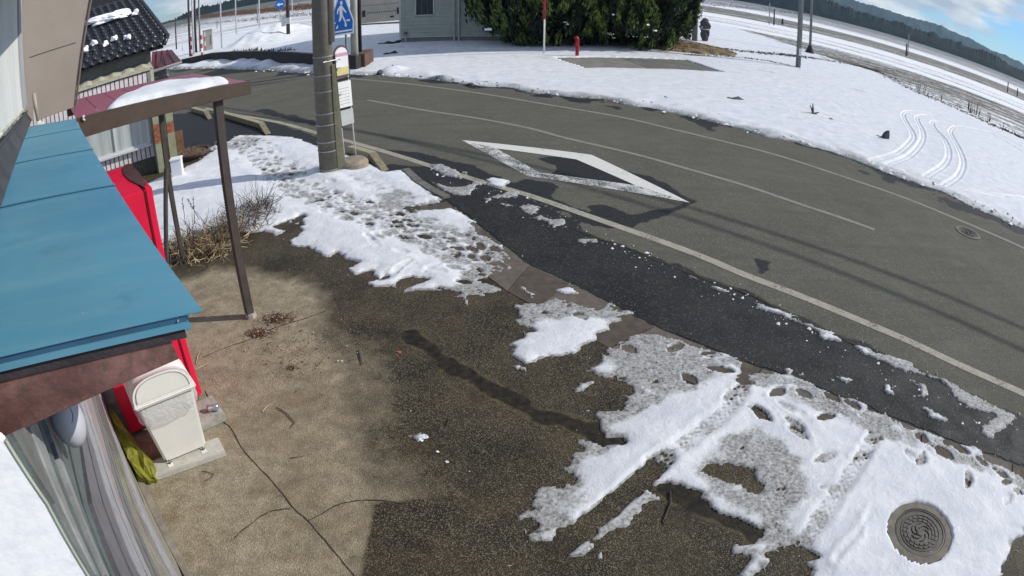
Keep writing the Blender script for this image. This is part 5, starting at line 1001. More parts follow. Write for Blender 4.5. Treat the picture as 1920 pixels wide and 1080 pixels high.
for i, (x0_, y0_, x1_, y1_) in enumerate([(348, 428, 341, 372), (365, 427, 362, 370), (377, 418, 352, 375), (398, 440, 367, 396), (440, 372, 421, 400 - 45)]):
    a = G(x0_, y0_); d0 = math.hypot(a.x, a.y); bq = atd(x1_, y1_, d0); g = thing("dry_stalk", ["leftmost tall dry stalk beside the rear shelter post", "second tall dry stalk with seed head by the rear post", "tall dry stalk, thickest seed head, between the posts", "leaning thin stalk in front of the snow between the posts", "thin stalk just left of the front post"][i], "stalk", tuple(a), group="dry stalks between the posts")
    m = MB(); m.tube([(0, 0, 0), (bq - a) * .5 + Vector((.01, 0, 0)), bq - a], [.006, .005, .003], 5); m.build("stem", twd, g)
    if i < 3:
        m = MB(); rq = random.Random(i)
        for k in range(16): c0 = (bq - a) * rq.uniform(.62, 1.); m.tube([c0, c0 + Vector((rq.uniform(-.03, .03), rq.uniform(-.03, .03), rq.uniform(.0, .04)))], [.006, .002], 4)
        m.build("seed_head", twd, g)
def twig(label, px, mat=twm, r=.004, name="twig", z=.014):
    P = [G(*p) + Vector((0, 0, z + r)) for p in px]; o = MB().tube(P, [r] * (len(P) - 1) + [r * .5], 5).build(name, mat); return tag(o, label, "twig", "twigs fallen on the forecourt")
twig("short dark upright twig lying on the concrete right of the post litter", [(673, 659), (676, 672), (680, 687)], twd, .006)
twig("curved dark twig on the tan concrete in front of the bin", [(519, 766), (538, 778), (553, 795), (545, 806)], twd, .004)
twig("pale bent straw near the curved twig", [(493, 775), (500, 766), (510, 761)], tws, .004)
twig("pale straw beside the upper right of the bin lid", [(368, 696), (383, 688), (395, 683)], tws, .004); twig("short pale straw near the vending machine edge", [(369, 685), (371, 672), (376, 660)], tws, .004)
twig("long pale stick in snow at the foot of the withered clump", [(458, 452), (478, 436), (495, 424)], tws, .010, z=.05); twig("pale stick lying beside the rear shelter post foot", [(336, 486), (344, 475)], tws, .009)
twig("thin dark twig crossing the bare triangle between tyre tracks", [(1256, 925), (1257, 945), (1244, 978), (1248, 985)], twd, .006); twig("thin twig near the lump of ice", [(838, 800), (842, 790), (849, 785)], twd, .004); twig("thin dark straw in front of the bin slab", [(545, 862), (570, 858)], twd, .003)
twig("fine dark straw left of the slab joint", [(380, 886), (392, 888), (402, 893)], twd, .003); twig("bent dark straw in front of the bin slab", [(550, 890), (563, 897), (566, 880)][::-1] if False else [(385, 905), (398, 898), (403, 888)], twd, .003)
ice = M("ice_white", (.72, .75, .76), .35, 0, .08, 12)
for i, (a, b, s_) in enumerate([(796, 819, .028), (788, 825, .024), (820, 847, .012), (838, 866, .013), (770, 770, .006), (641, 677, .010), (633, 677, .008), (880, 884, .006)]):
    o = blob("ice_lump", G(a, b, .014), (s_, s_ * .8, s_ * .6), ice, None, 80 + i, .3, 2); tag(o, ["largest white ice lump on the dark wet concrete", "ice lump touching the largest one", "small ice bead right of the largest lump", "lowest small ice bead on the dark concrete", "tiny ice crumb above the large lump", "small white crumb left of the upright twig", "tiny white crumb beside the small crumb", "tiny ice crumb far right of the large lump"][i], "ice lump", "ice lumps on the forecourt")
o = blob("fallen_leaf", G(748, 660, .014), (.022, .015, .008), M("leaf_red", (.42, .11, .08), .7), None, 95, .4, 2); tag(o, "small reddish leaf lying on the dark concrete", "leaf")
def litter(label, c, n, rx, seed, mats_=None, name="litter_and_shade"):
    rr = random.Random(seed); vs = []; fs = []; mi = []
    for i in range(n):
        a = rr.uniform(0, 6.28); q = math.sqrt(-2 * math.log(max(rr.random(), 1e-4))) * .5; p = Vector((c.x + rx[0] * q * math.cos(a), c.y + rx[1] * q * math.sin(a), .014 + rr.random() * .018)); s = rr.uniform(.005, .014); t = rr.uniform(0, 6.28); u = Vector((math.cos(t), math.sin(t), rr.uniform(-.4, .4))) * s; w_ = Vector((-math.sin(t), math.cos(t), rr.uniform(-.5, .5))) * s * .6
        b = len(vs); vs += [p - u, p - w_, p + u, p + w_]; fs.append((b, b + 1, b + 2, b + 3)); mi.append(rr.choice((0, 0, 1, 1, 2)))
    o = me_obj(name, vs, fs, None, None, False, [M("leaf_dark", (.055, .03, .022), .8, 0, .4, 40), M("leaf_brown", (.15, .055, .035), .8, 0, .4, 40), M("leaf_pale", (.40, .34, .24), .8, 0, .3, 40)], mi); return tag(o, label, "leaf litter", kind='stuff')
litter("pile of brown leaves and grit against the front shelter post foot", G(487, 627), 620, (.13, .09), 1); litter("reddish leaf litter scattered right of the front shelter post", G(520, 600), 620, (.20, .13), 2); litter("small dark tuft of litter on the tan concrete", G(550, 692), 110, (.045, .03), 3); litter("thin scatter of leaf crumbs over the forecourt", G(560, 660), 240, (.5, .5), 4)
litter("dark litter heaped along the planting bed edge", G(330, 478), 300, (.3, .12), 5)
# ================================================================ BUILDINGS BEHIND THE ROAD
A = G(752, 82); dB = Vector((.985, -.172, 0)); dN = Vector((dB.y, -dB.x, 0))         # dN faces the camera
DB = Vector((A.x, A.y, 0))
def BP(px, py, off=0.):                                                             # pixel on the facade plane
    d = ray(px, py); P0 = DB + dN * off; t = (P0.dot(dN)) / d.dot(dN); return Vector((d.x * t, d.y * t, CH + d.z * t))
clap = M("pale_clapboard", (.36, .38, .32), .75, 0, .12, 2, .1, 30, grime=.15); pale = M("pale_trim", (.50, .51, .46), .7, 0, .1, 4); bfd = M("building_base", (.20, .20, .17), .85, 0, .2, 4, .2, 20)
bw = thing("pale_building", "pale grey-green building with one small window behind the evergreen trees", "building")
zb_ = BP(762, 69).z; u0 = 0.; Lb = 9.5
m = MB(); m.slab([DB + Vector((0, 0, -.1)), DB + dB * Lb + Vector((0, 0, -.1)), DB + dB * Lb - dN * 7 + Vector((0, 0, -.1)), DB - dN * 7 + Vector((0, 0, -.1))], (0, 0, zb_ + .08)); m.build("foundation", bfd, bw)
wq = [BP(781, 28), BP(813, 29)]; wz0 = wq[0].z; wu0 = (wq[0] - DB).dot(dB); wu1 = (wq[1] - DB).dot(dB)
wl = MB(); o_ = dN * .04
def panel(u0, u1, z0, z1, off=.04, th=.2): return [DB + dB * u + dN * off + Vector((0, 0, z)) for u, z in ((u0, z0), (u1, z0), (u1, z1), (u0, z1))]
wall_g = thing("wall", None, None); wall_g.parent = bw
z = zb_; 
while z < 5.2:
    segs = [(-.02, Lb)] if z < wz0 - .2 or z > wz0 + 1.3 else [(-.02, wu0 - .04), (wu1 + .04, Lb)]
    for a, b in segs:
        q = panel(a, b, z + .003, z + .20); m = MB(); q[0] += dN * .018; q[1] += dN * .018; m.slab(q, -dN * .1); m.build("board", clap, wall_g)
    z += .203
m = MB(); m.slab(panel(0, Lb, zb_, 5.3, .0), -dN * 6.9); m.build("core", clap, wall_g)
m = MB(); m.slab(panel(-.06, .05, zb_ - .02, 5.3, .065), -dN * .12); m.build("corner_board", pale, bw); m = MB(); m.slab(panel(-.05, Lb, zb_ - .05, zb_ + .0, .075), -dN * .1); m.build("base_trim", pale, bw)
wn = thing("window", None, None); wn.parent = bw
for a, b, c_, d_ in ((wu0 - .05, wu0, wz0, wz0 + 1.2), (wu1, wu1 + .05, wz0, wz0 + 1.2), (wu0, wu1, wz0 - .05, wz0)): m = MB(); m.slab(panel(a, b, c_, d_, .085), -dN * .1); m.build("frame", pale, wn)
m = MB(); m.slab(panel(wu0, wu1, wz0, wz0 + 1.2, .03), -dN * .02); m.build("pane", M("dark_glass", (.05, .055, .06), .15, 0, .3, 2), wn)
for k in (.33, .66): m = MB(); m.slab(panel(wu0 + (wu1 - wu0) * k - .012, wu0 + (wu1 - wu0) * k + .012, wz0, wz0 + 1.2, .05), -dN * .02); m.build("bar", M("window_bar", (.12, .13, .13), .6), wn)
for px_ in (853, 862):
    p = BP(px_, 60); u = (p - DB).dot(dB); m = MB(); c_ = DB + dB * u + dN * .14; m.tube([c_ + Vector((0, 0, .05)), c_ + Vector((0, 0, 5.2))], .045, 8); m.build("downpipe", M("pipe_grey", (.42, .43, .40), .6), bw)
m = MB(); m.tube([BP(762, 62) + dN * .1, BP(762, 80) + dN * .1], .03, 6); m.build("meter_pipe", M("pipe_grey", (.42, .43, .40), .6), bw)
q = BP(762, 62) + dN * .12; m = MB(); m.box(q.x - .08, q.x + .08, q.y - .05, q.y + .05, q.z - .05, q.z + .08); m.build("meter_box", M("meter_grey", (.10, .11, .11), .6), bw)
m = MB(); m.prism([DB + dN * .6 - dB * .5 + Vector((0, 0, 5.2)), DB - dN * 7.6 - dB * .5 + Vector((0, 0, 5.2)), DB - dN * 3.5 - dB * .5 + Vector((0, 0, 6.9))], dB * (Lb + 1)); m.build("roof", M("roof_dark", (.06, .06, .07), .6), bw)
for i, (a, b) in enumerate([(735, 84), (742, 82), (724, 84), (730, 104)]): 
    o = blob("garden_clump", G(a, b), (.35, .2, .18), M("dark_clump", (.035, .035, .03), .9, 0, .4, 9), None, 100 + i, .4, 2); tag(o, ["dark clump of weeds at the foot of the pale building corner", "dark clump touching the building corner", "dark clump left of the building corner", "small dark lump out on the shaded snow"][i], "weed clump")
# long low building with row of vents
lb = thing("low_building", "long low beige building with a row of dark vents behind the poles", "building"); dist = 52.
Lq, Rq = atd(668, 44, dist), atd(800, 44, dist); dr = (Rq - Lq); dr.z = 0; dr.normalize(); nn = Vector((dr.y, -dr.x, 0)); L0 = Vector((Lq.x, Lq.y, 0)) - dr * .5; LL = 11.
lw = M("beige_wall", (.33, .31, .27), .8, 0, .12, 1.5, .1, 10, grime=.15)
m = MB(); m.slab([L0 - Vector((0, 0, .2)), L0 + dr * LL - Vector((0, 0, .2)), L0 + dr * LL - nn * 6 - Vector((0, 0, .2)), L0 - nn * 6 - Vector((0, 0, .2))], (0, 0, 3.6)); m.build("wall", lw, lb)
def onw(px, py): 
    d = ray(px, py); t = L0.dot(nn) / d.dot(nn); return Vector((d.x * t, d.y * t, CH + d.z * t))
for yy, th in ((10, .05),):
    p = onw(700, yy); m = MB(); m.slab([L0 + nn * .01 + Vector((0, 0, p.z)), L0 + dr * LL + nn * .01 + Vector((0, 0, p.z)), L0 + dr * LL + nn * .01 + Vector((0, 0, p.z + th)), L0 + nn * .01 + Vector((0, 0, p.z + th))], nn * .03); m.build("wall_band", M("band_brown", (.20, .18, .15), .8), lb)
vd = M("vent_dark", (.03, .03, .028), .9)
for k in range(13):
    p = onw(690 + k * 4.3, 24.5 - k * .35); m = MB(); m.slab([p + nn * .005 - dr * .05 - Vector((0, 0, .06)), p + nn * .005 + dr * .05 - Vector((0, 0, .06)), p + nn * .005 + dr * .05 + Vector((0, 0, .06)), p + nn * .005 - dr * .05 + Vector((0, 0, .06))], nn * .02); m.build("vent_hole", M("vent_hole_brown", (.14, .12, .10), .9), lb)
for px_, py_, w_, h_ in ((682, 26, .13, .28), (747, 20, .13, .28), (735, 31, .16, .07)):
    p = onw(px_, py_); m = MB(); m.slab([p + nn * .005 - dr * w_ - Vector((0, 0, h_)), p + nn * .005 + dr * w_ - Vector((0, 0, h_)), p + nn * .005 + dr * w_ + Vector((0, 0, h_)), p + nn * .005 - dr * w_ + Vector((0, 0, h_))], nn * .03); m.build("vent", vd, lb)
m = MB(); a_, b_ = G(668, 50), G(752, 46); m.slab([Vector((a_.x, a_.y, 0)), Vector((b_.x + 1, b_.y, 0)), Vector((b_.x + 1, b_.y + .8, 0)), Vector((a_.x, a_.y + .8, 0))], (0, 0, .16)); o = m.build("kerb_wall", M("dark_kerb", (.09, .08, .08), .9, 0, .3, 3)); tag(o, "low dark kerb wall in the snow in front of the low beige building", "kerb wall")
# dark retaining wall
rw = thing("retaining_wall", "low dark concrete retaining wall behind snow banks across the road", "retaining wall"); rwm = M("dark_retaining", (.045, .038, .036), .85, 0, .3, 1.5, .2, 10, grime=.3)
pts = [G(340, 126), G(395, 117), G(440, 117), G(500, 120), G(560, 125.5), G(620, 131), G(668, 133)]
for i, (p, q) in enumerate(zip(pts[:-1], pts[1:])):
    dd = (q - p).normalized(); nn_ = Vector((-dd.y, dd.x, 0)) * .25; h0, h1 = (.5, .58, .62, .62, .62, .60, .58)[i:i + 2]; g = dd * .004
    m = MB(); m.hexa([p + g, q - g, q - g + nn_, p + g + nn_], [p + g + Vector((0, 0, h0)), q - g + Vector((0, 0, h1)), q - g + nn_ + Vector((0, 0, h1)), p + g + nn_ + Vector((0, 0, h0))]); m.build("wall_segment", rwm, rw)
p = G(678, 130); m = MB(); m.box(p.x - .30, p.x + .12, p.y + .05, p.y + 1.6, 0, .60); m.build("end_pier", M("pier_brown", (.10, .06, .045), .85, 0, .3, 3), rw)
p0, p1 = G(590, 45), G(612, 45); o = MB().box(p0.x - .3, p0.x + 1.2, p0.y, p0.y + .6, 0, .9).build("utility_cabinet", rwm); tag(o, "dark box half hidden behind the thick concrete pole", "cabinet")

# ================================================================ LEFT BACKGROUND: poles, cabinet, signs, scrub
def vpole(name, label, px, by, w, hgt, mat, cat="pole", top=None, group=None, extra=None):
    b = G(px, by); D_ = math.hypot(b.x, b.y); r = w * math.hypot(D_, CH) / FPX / 2 * 1.02
    g = thing(name, label, cat, (b.x, b.y, 0), 0, group); m = MB(); m.tube([(0, 0, -.1), (0, 0, hgt)], [r, r * .85], 10); m.build("shaft", mat, g, smooth=True); return g, r, D_
gr1, gr2, gr3 = M("pole_grey", (.25, .26, .27), .6), M("pole_purple", (.060, .042, .05), .8), M("pole_pale", (.55, .56, .56), .6)
rdm = M("red_marker", (.42, .05, .035), .6); whm = M("white_marker", (.75, .75, .75), .6)
g, r, _ = vpole("utility_pole", "dark brown far utility pole with a white box, rising from the snow bank", 541, 76, 7.5, 9, gr2, "utility pole"); m = MB(); m.box(-r * 1.3, r * 1.6, -r * 1.5, r * .2, 1.25, 1.7); m.build("pole_box", M("box_offwhite", (.6, .6, .58), .6), g); m = MB(); m.box(-.5, -.2, -.05, .05, 1.1, 1.9); m.build("side_box", M("box_offwhite", (.6, .6, .58), .6), g)
vpole("distant_pole", "thin pale pole, nearest of the far poles right of the beige cabinet", 416, 92, 3, 8, gr3, group="thin far poles at the left"); vpole("distant_pole", "thin pale pole, second of the far poles right of the beige cabinet", 443, 62, 2.4, 9, gr3, group="thin far poles at the left"); vpole("distant_pole", "thin pale pole just left of the blue sign in the far background", 487, 58, 2.6, 8, gr3, group="thin far poles at the left"); vpole("distant_pole", "dark thin pole furthest left beyond the tiled roof corner", 331, 94, 3, 3.4, gr2); vpole("distant_pole", "short pale pole close right of the furthest left dark pole", 343, 97, 2, 1.6, gr3)
vpole("distant_pole", "faint thin pole beside the blue sign's left", 483, 42, 2.0, 3, gr1); vpole("distant_pole", "thin pole right of the brown utility pole", 548, 28, 2, 5, gr3); vpole("distant_pole", "slim grey marker post between the far pale poles", 407, 52, 1.6, 1.5, gr1)
for px_, by, w_, mt_, lb_ in ((357, 108, 4.5, gr2, "leftmost purple-brown pole of the tight far pole cluster"), (364, 104, 4, gr3, "pale middle pole of the tight far pole cluster"), (368, 100, 5, gr2, "second dark pole of the tight far pole cluster"), (376, 98, 4, gr1, "grey right-hand pole of the tight far pole cluster")): vpole("distant_pole", lb_, px_, by, w_, 8, mt_)
for px_, by, w_, lb_ in ((360, 108, 4, "red and white striped marker rod, left one of the pair"), (379, 106, 5, "red and white striped marker rod, thick right one of the pair"), (386, 112, 2, "thin red marker rod in the snow bank")):
    b = G(px_, by); r = w_ * 42 / FPX / 2; g = thing("snow_marker", lb_, "marker rod", (b.x, b.y, 0)); 
    for k in range(6): m = MB(); m.tube([(0, 0, k * .32), (0, 0, k * .32 + .316)], r, 8); m.build("stripe", rdm if k % 2 == 0 else whm, g)
b = G(391, 95); cbn = thing("roadside_cabinet", "tall pale beige roadside cabinet beside the far pole cluster", "cabinet", (b.x, b.y, 0), .35)
m = MB(); m.box(-.40, .40, -.3, .3, .06, 1.72); m.build("cabinet_body", M("cabinet_beige", (.42, .40, .34), .7, 0, .06, 3), cbn, .02); m = MB(); m.box(-.43, .43, -.33, .33, 1.725, 1.78); m.build("cabinet_top", gr3, cbn); m = MB(); m.box(.25, .28, -.325, -.301, .5, 1.3); m.build("door_handle", gr2, cbn)
b = G(526, 62); g = thing("blue_sign", "small round blue sign on a thin post far left of the thick pole", "road sign", (b.x, b.y, 0)); D_ = math.hypot(b.x, b.y); zc_ = atd(526, 8, D_).z
m = MB(); m.tube([(0, 0, 0), (0, 0, zc_ - .3)], .04, 8); m.build("post", gr1, g); f = Vector((-b.x, -b.y, 0)).normalized(); uu = Vector((f.y, -f.x, 0)); m = MB(); m.prism([uu * .42 * math.cos(a) + Vector((0, 0, zc_ + .42 * math.sin(a))) + f * .06 for a in [k * math.pi / 10 for k in range(20)]], f * .03); m.build("disc", sgn, g)
m = MB(); m.prism([uu * x_ + Vector((0, 0, zc_ + z_)) + f * .092 for x_, z_ in ((-.28, -.07), (.05, -.07), (.05, -.18), (.3, 0), (.05, .18), (.05, .07), (-.28, .07))], f * .004); m.build("arrow", sw, g)
def scrub(name, label, pts, n, h_, mats_, seed, cat="scrub"):
    rr = random.Random(seed); vs = []; fs = []; mi = []
    for i in range(n):
        a, b = rr.choice(pts); p = G(a + rr.uniform(-9, 9), b + rr.uniform(-1., 1.)); D_ = math.hypot(p.x, p.y); s = D_ / 900.; hh = h_ * rr.uniform(.3, 1.2)
        for k in range(5):
            q = p + Vector((rr.gauss(0, .5 + s * 2), rr.gauss(0, .5 + s * 2), hh * rr.random())); l = Vector((rr.gauss(0, 1), rr.gauss(0, 1), rr.gauss(0, 1))).normalized() * (.10 + s * .7); w_ = Vector((rr.gauss(0, 1), rr.gauss(0, 1), rr.gauss(0, 1))).normalized() * (.06 + s * .4); b_ = len(vs); vs += [q - l, q + w_, q + l]; fs.append((b_, b_ + 1, b_ + 2)); mi.append(rr.randrange(len(mats_)))
    o = me_obj(name, vs, fs, None, None, False, mats_, mi); return tag(o, label, cat, kind='stuff')
sc1 = [M("scrub_red", (.17, .075, .04), .9, 0, .3, .5), M("scrub_brown", (.11, .07, .045), .9, 0, .3, .5), M("scrub_snow", (.7, .72, .75), .7)]
scrub("scrubland", "reddish brown leafless scrub in the far left background", [(x_, 36 - (x_ - 330) * .085 + dy) for x_ in range(345, 600, 9) for dy in (-3, 0, 2)] , 2600, 1.0, sc1[:2], 31)
scrub("field_stubble", "pale broken stubble on the far fields at left", [(x_, 50 - (x_ - 330) * .09) for x_ in range(340, 600, 8)], 500, .4, [sc1[1], sc1[2]], 33)
scrub("field_scrub", "white and brown broken scrub band before the forest on the right", [(x_, 8 + (x_ - 1320) * .10 + max(0, x_ - 1560) * .14 + max(0, x_ - 1800) * .12) for x_ in range(1320, 1919, 8)], 1500, 1.0, [sc1[2], M("scrub_grey", (.13, .115, .12), .9), M("scrub_violet", (.12, .105, .13), .9)], 32)
o = blob("parked_car", G(427, 36), (1.9, .9, .85), M("car_silver", (.35, .37, .38), .3, .3, .1, 2), None, 3, .05, 3) ; bpy.data.objects.remove(o)

# ================================================================ EVERGREENS
lfm = [M("juniper_dark", (.012, .024, .012), .8, 0, .3, .8), M("juniper_mid", (.045, .078, .025), .8, 0, .3, .8), M("juniper_highlight", (.17, .215, .045), .8, 0, .3, .8), M("juniper_brown", (.05, .04, .02), .9)]  # palest leaf tone paints sunlit highlights into the boughs
trk = M("trunk_bark", (.06, .045, .035), .9, 0, .3, 6, .5, 30)
def juniper(label, cx, cy, rx, ry, zc, rz, n, seed, trunks):
    g = thing("juniper_tree", label, "tree", (cx, cy, 0)); r2 = np.random.default_rng(seed); vs = []; fs = []; mi = []
    m = MB()
    for t in range(trunks):
        a = t * 2.3 + seed; m.tube([(math.cos(a) * .4, math.sin(a) * .4, 0), (math.cos(a) * .9, math.sin(a) * .8, 1.6), (math.cos(a) * 1.6, math.sin(a) * 1.4, 3.6)], [.16, .12, .05], 8)
    m.build("trunk", trk, g)
    rr = random.Random(seed); cl = []
    for i in range(330):                                            # twisting flame-shaped boughs
        a = rr.uniform(0, 6.283); el = math.asin(rr.uniform(-.92, 1)); q = rr.uniform(.86, .99)
        while zc + math.copysign(abs(math.sin(el)) ** .8, el) * rz > 6.2: el = math.asin(rr.uniform(-.96, 1))
        ex = abs(math.cos(el)) ** .7; c_ = Vector((math.cos(a) * ex * rx * q, math.sin(a) * ex * ry * q, zc + math.copysign(abs(math.sin(el)) ** .8, el) * rz * q)); cl.append((c_, rr.uniform(.30, .60), a, rr.uniform(0, 1)))
    for i in range(n):
        if r2.random() < .80:
            c_, s_, a, tone = cl[r2.integers(len(cl))]; t = r2.random(); sw_ = t * 3.0 + a; rad = s_ * .5 * (1 - t) ** .7
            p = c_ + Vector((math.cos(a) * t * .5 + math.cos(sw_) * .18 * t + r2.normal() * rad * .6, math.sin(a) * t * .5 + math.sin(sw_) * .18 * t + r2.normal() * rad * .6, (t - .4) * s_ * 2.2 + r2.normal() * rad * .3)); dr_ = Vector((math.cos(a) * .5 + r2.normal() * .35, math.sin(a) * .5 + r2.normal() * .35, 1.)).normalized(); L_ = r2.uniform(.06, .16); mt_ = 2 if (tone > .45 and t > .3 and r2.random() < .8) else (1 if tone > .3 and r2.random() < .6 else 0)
        else:
            a = r2.uniform(0, 6.283); el = math.asin(r2.uniform(-1, .35)); q = r2.uniform(.72, .95); ex = abs(math.cos(el)) ** .7
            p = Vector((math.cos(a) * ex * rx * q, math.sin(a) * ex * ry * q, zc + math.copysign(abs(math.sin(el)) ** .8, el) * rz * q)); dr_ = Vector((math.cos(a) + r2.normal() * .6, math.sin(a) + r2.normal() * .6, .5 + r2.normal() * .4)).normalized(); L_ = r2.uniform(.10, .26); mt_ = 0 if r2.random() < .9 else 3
        if p.z < .12: p.z = .12 + r2.random() * .3
        sd_ = dr_.cross(Vector((r2.normal(), r2.normal(), r2.normal()))).normalized() * L_ * .30; b_ = len(vs); vs += [p - dr_ * L_, p + sd_, p + dr_ * L_, p - sd_]; fs.append((b_, b_ + 1, b_ + 2, b_ + 3)); mi.append(mt_)
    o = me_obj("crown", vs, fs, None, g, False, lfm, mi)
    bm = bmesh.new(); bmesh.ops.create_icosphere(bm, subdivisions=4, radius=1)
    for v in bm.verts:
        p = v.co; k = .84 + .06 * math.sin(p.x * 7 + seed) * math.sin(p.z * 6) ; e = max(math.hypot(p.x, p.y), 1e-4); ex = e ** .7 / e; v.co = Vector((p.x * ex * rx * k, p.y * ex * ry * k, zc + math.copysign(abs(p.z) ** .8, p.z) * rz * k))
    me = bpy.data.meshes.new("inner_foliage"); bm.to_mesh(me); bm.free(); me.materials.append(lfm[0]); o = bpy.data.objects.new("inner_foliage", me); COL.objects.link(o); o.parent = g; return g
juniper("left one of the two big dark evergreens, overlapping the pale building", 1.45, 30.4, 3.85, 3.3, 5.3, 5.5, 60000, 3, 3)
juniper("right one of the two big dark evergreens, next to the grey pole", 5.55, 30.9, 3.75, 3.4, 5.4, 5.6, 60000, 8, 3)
# snow bits caught in crown
for i, (a, b) in enumerate([(915, 56), (1060, 42), (1064, 46), (1215, 47), (1228, 58), (973, 20), (1150, 28)]):
    p = atd(a, b, 28.2); o = blob("snow_tuft", p, (.13 if i == 0 else .08, .08, .10 if i == 0 else .05), M("roof_snow_white", (.86, .87, .9), .6, 0, .03, 5), None, 120 + i, .4, 2); tag(o, ["largest snow tuft on the left edge of the evergreens", "snow tuft in the middle of the evergreens", "snow tuft touching the middle one", "snow tuft high in the right evergreen", "small snow tuft low in the right evergreen", "small snow tuft high in the left evergreen", "small snow tuft near the crown gap"][i], "snow tuft", "snow tufts caught in the evergreens")
# brown mound
c_ = G(1262, 91); xs_ = np.arange(-4.6, 4.6, .11); ys_ = np.arange(-3.2, 3.2, .11); X, Y = np.meshgrid(xs_, ys_); rr_ = np.sqrt((X / 3.6) ** 2 + (Y / 2.1) ** 2) + (fbm(X, Y, .9, 4, 3.) - .5) * .6
o = grid("grass_mound", xs_, ys_, np.where(rr_ < 1, .12 + .42 * np.clip(1 - rr_, 0, 1) ** .8 + .06 * fbm(X, Y, 3., 3), -.1), M("dry_grass_ground", (.14, .10, .055), .9, 0, .4, 3, .6, 20, c2=(.27, .20, .11)), keep=(rr_ < 1)); o.location = (c_.x, c_.y, .0); tag(o, "low mound of dry brown grass right of the evergreens", "mound", kind='structure')
rr = random.Random(4); vs = []; fs = []
for i in range(5200):
    a = rr.uniform(0, 6.28); q = math.sqrt(rr.random()) * .95; x_, y_ = 3.5 * q * math.cos(a), 2.05 * q * math.sin(a); z_ = .14 + .40 * (1 - q) ** .8; l = Vector((rr.gauss(0, .05), rr.gauss(0, .05), rr.uniform(.02, .09))); w_ = Vector((rr.gauss(0, .02), rr.gauss(0, .02), 0)); p = Vector((c_.x + x_, c_.y + y_, z_)); b_ = len(vs); vs += [p - w_, p + w_, p + l]; fs.append((b_, b_ + 1, b_ + 2))
tag(me_obj("dry_grass", vs, fs, M("dry_grass_blade", (.27, .19, .10), .9, 0, .3, 9)), "dry brown grass blades on the low mound", "grass", kind='stuff')
# red hydrant standpipe, red-topped sign pole
p = G(1082, 108.5); D_ = math.hypot(p.x, p.y); hz = atd(1082, 70, D_).z; hy = thing("hydrant_standpipe", "red hydrant standpipe with hooked top beside the concrete plate", "hydrant", (p.x, p.y, 0)); rdd = M("hydrant_red", (.40, .015, .03), .4, 0, .15, 6)
m = MB(); m.tube([(0, 0, 0), (0, 0, hz - .16)], .075, 14); m.tube([(0, 0, .45), (0, 0, .50)], .10, 14); m.build("standpipe", rdd, hy, smooth=False); m = MB(); m.tube([(0, 0, hz - .17), (0, 0, hz - .05), (-.03, 0, hz), (-.10, 0, hz - .02), (-.12, 0, hz - .10)], [.07, .072, .07, .06, .055], 12); m.build("hook_head", rdd, hy, smooth=True); m = MB(); m.tube([(-.13, 0, hz - .30), (.0, 0, hz - .30)], .05, 10); m.build("side_outlet", rdd, hy)
p = G(1020, 103.5); D_ = math.hypot(p.x, p.y); rs = thing("hydrant_sign", "thin white post with faded red top in front of the evergreens", "sign post", (p.x, p.y, 0)); z1 = atd(1019, 36, D_).z
m = MB(); m.tube([(0, 0, 0), (0, 0, z1)], .038, 10); m.build("post", M("post_white", (.68, .68, .66), .5), rs, smooth=True); m = MB(); m.tube([(0, 0, z1 + .002), (0, 0, z1 + .25), (0, 0, 3.6)], [.05, .05, .045], 10); m.build("red_post_top", rdd, rs); m = MB(); m.prism([Vector((-.10 + .0, -.06, z1 + .32)), Vector((.02, -.06, z1 + .05)), Vector((.12, -.06, z1 + .30)), Vector((.08, -.06, z1 + .42)), Vector((-.07, -.06, z1 + .42))], (0, .02, 0)); m.build("red_plate", M("faded_red", (.25, .05, .04), .6), rs)
o = litter("ring of brown leaves on the plate beside the standpipe", Vector((G(1112, 111).x, G(1112, 111).y, 0)), 60, (.4, .3), 50); o.location.z = .03; o.scale = (1, 1, 1)
# pole and wrapped shrubs right of trees
p = G(1302, 79); up2 = thing("utility_pole", "grey-green pole between two dark wrapped shrubs at the right edge of the evergreens", "utility pole", (p.x, p.y, 0)); m = MB(); m.tube([(0, 0, 0), (0, 0, 7)], [.17, .14], 14); m.build("shaft", M("pole_mossy", (.10, .12, .10), .85, 0, .2, 3), up2, smooth=True); m = MB(); m.tube([(.17, -.05, .1), (.17, -.05, 7)], .035, 6); m.build("cable_guard", whm, up2)
wsm = M("wrapped_dark", (.085, .085, .10), .9, 0, .35, 4, .6, 20)
for a, b, rx, rz, lb_ in ((1321, 79, .30, 1.60, "tall dark wrapped shrub right of the grey-green pole"), (1289, 76, .24, .85, "shorter dark wrapped shrub left of the grey-green pole")):
    p = G(a, b); g = thing("wrapped_shrub", lb_, "shrub", (p.x, p.y, 0)); bm = bmesh.new(); bmesh.ops.create_icosphere(bm, subdivisions=4, radius=1)
    for v in bm.verts: q = v.co; k = 1 + .17 * math.sin(q.z * 11) * math.sin(q.x * 6 + 1) + .11 * math.sin(q.y * 15 + q.z * 9) + .09 * math.sin(q.x * 23 + q.z * 31); v.co = Vector((q.x * rx * k * (1.25 if q.z > .2 else .9), q.y * rx * k, rz * .5 + q.z * rz * .52))
    me = bpy.data.meshes.new("foliage"); bm.to_mesh(me); bm.free(); me.materials.append(wsm); o = bpy.data.objects.new("foliage", me); COL.objects.link(o); o.parent = g
    m = MB(); m.tube([(rx * 1.05 * math.cos(t), rx * 1.05 * math.sin(t), rz * .55) for t in [k * .6283 for k in range(11)]], .03, 5, False); m.build("rope", M("rope_pale", (.5, .5, .48), .9), g)
    o = blob("snow_cap", (0, 0, rz * .62), (rx * .3, rx * .3, .06), M("roof_snow_white", (.86, .87, .9), .6), g, 9, .3, 2); o.location = (-rx * .7, -.15, rz * .62)

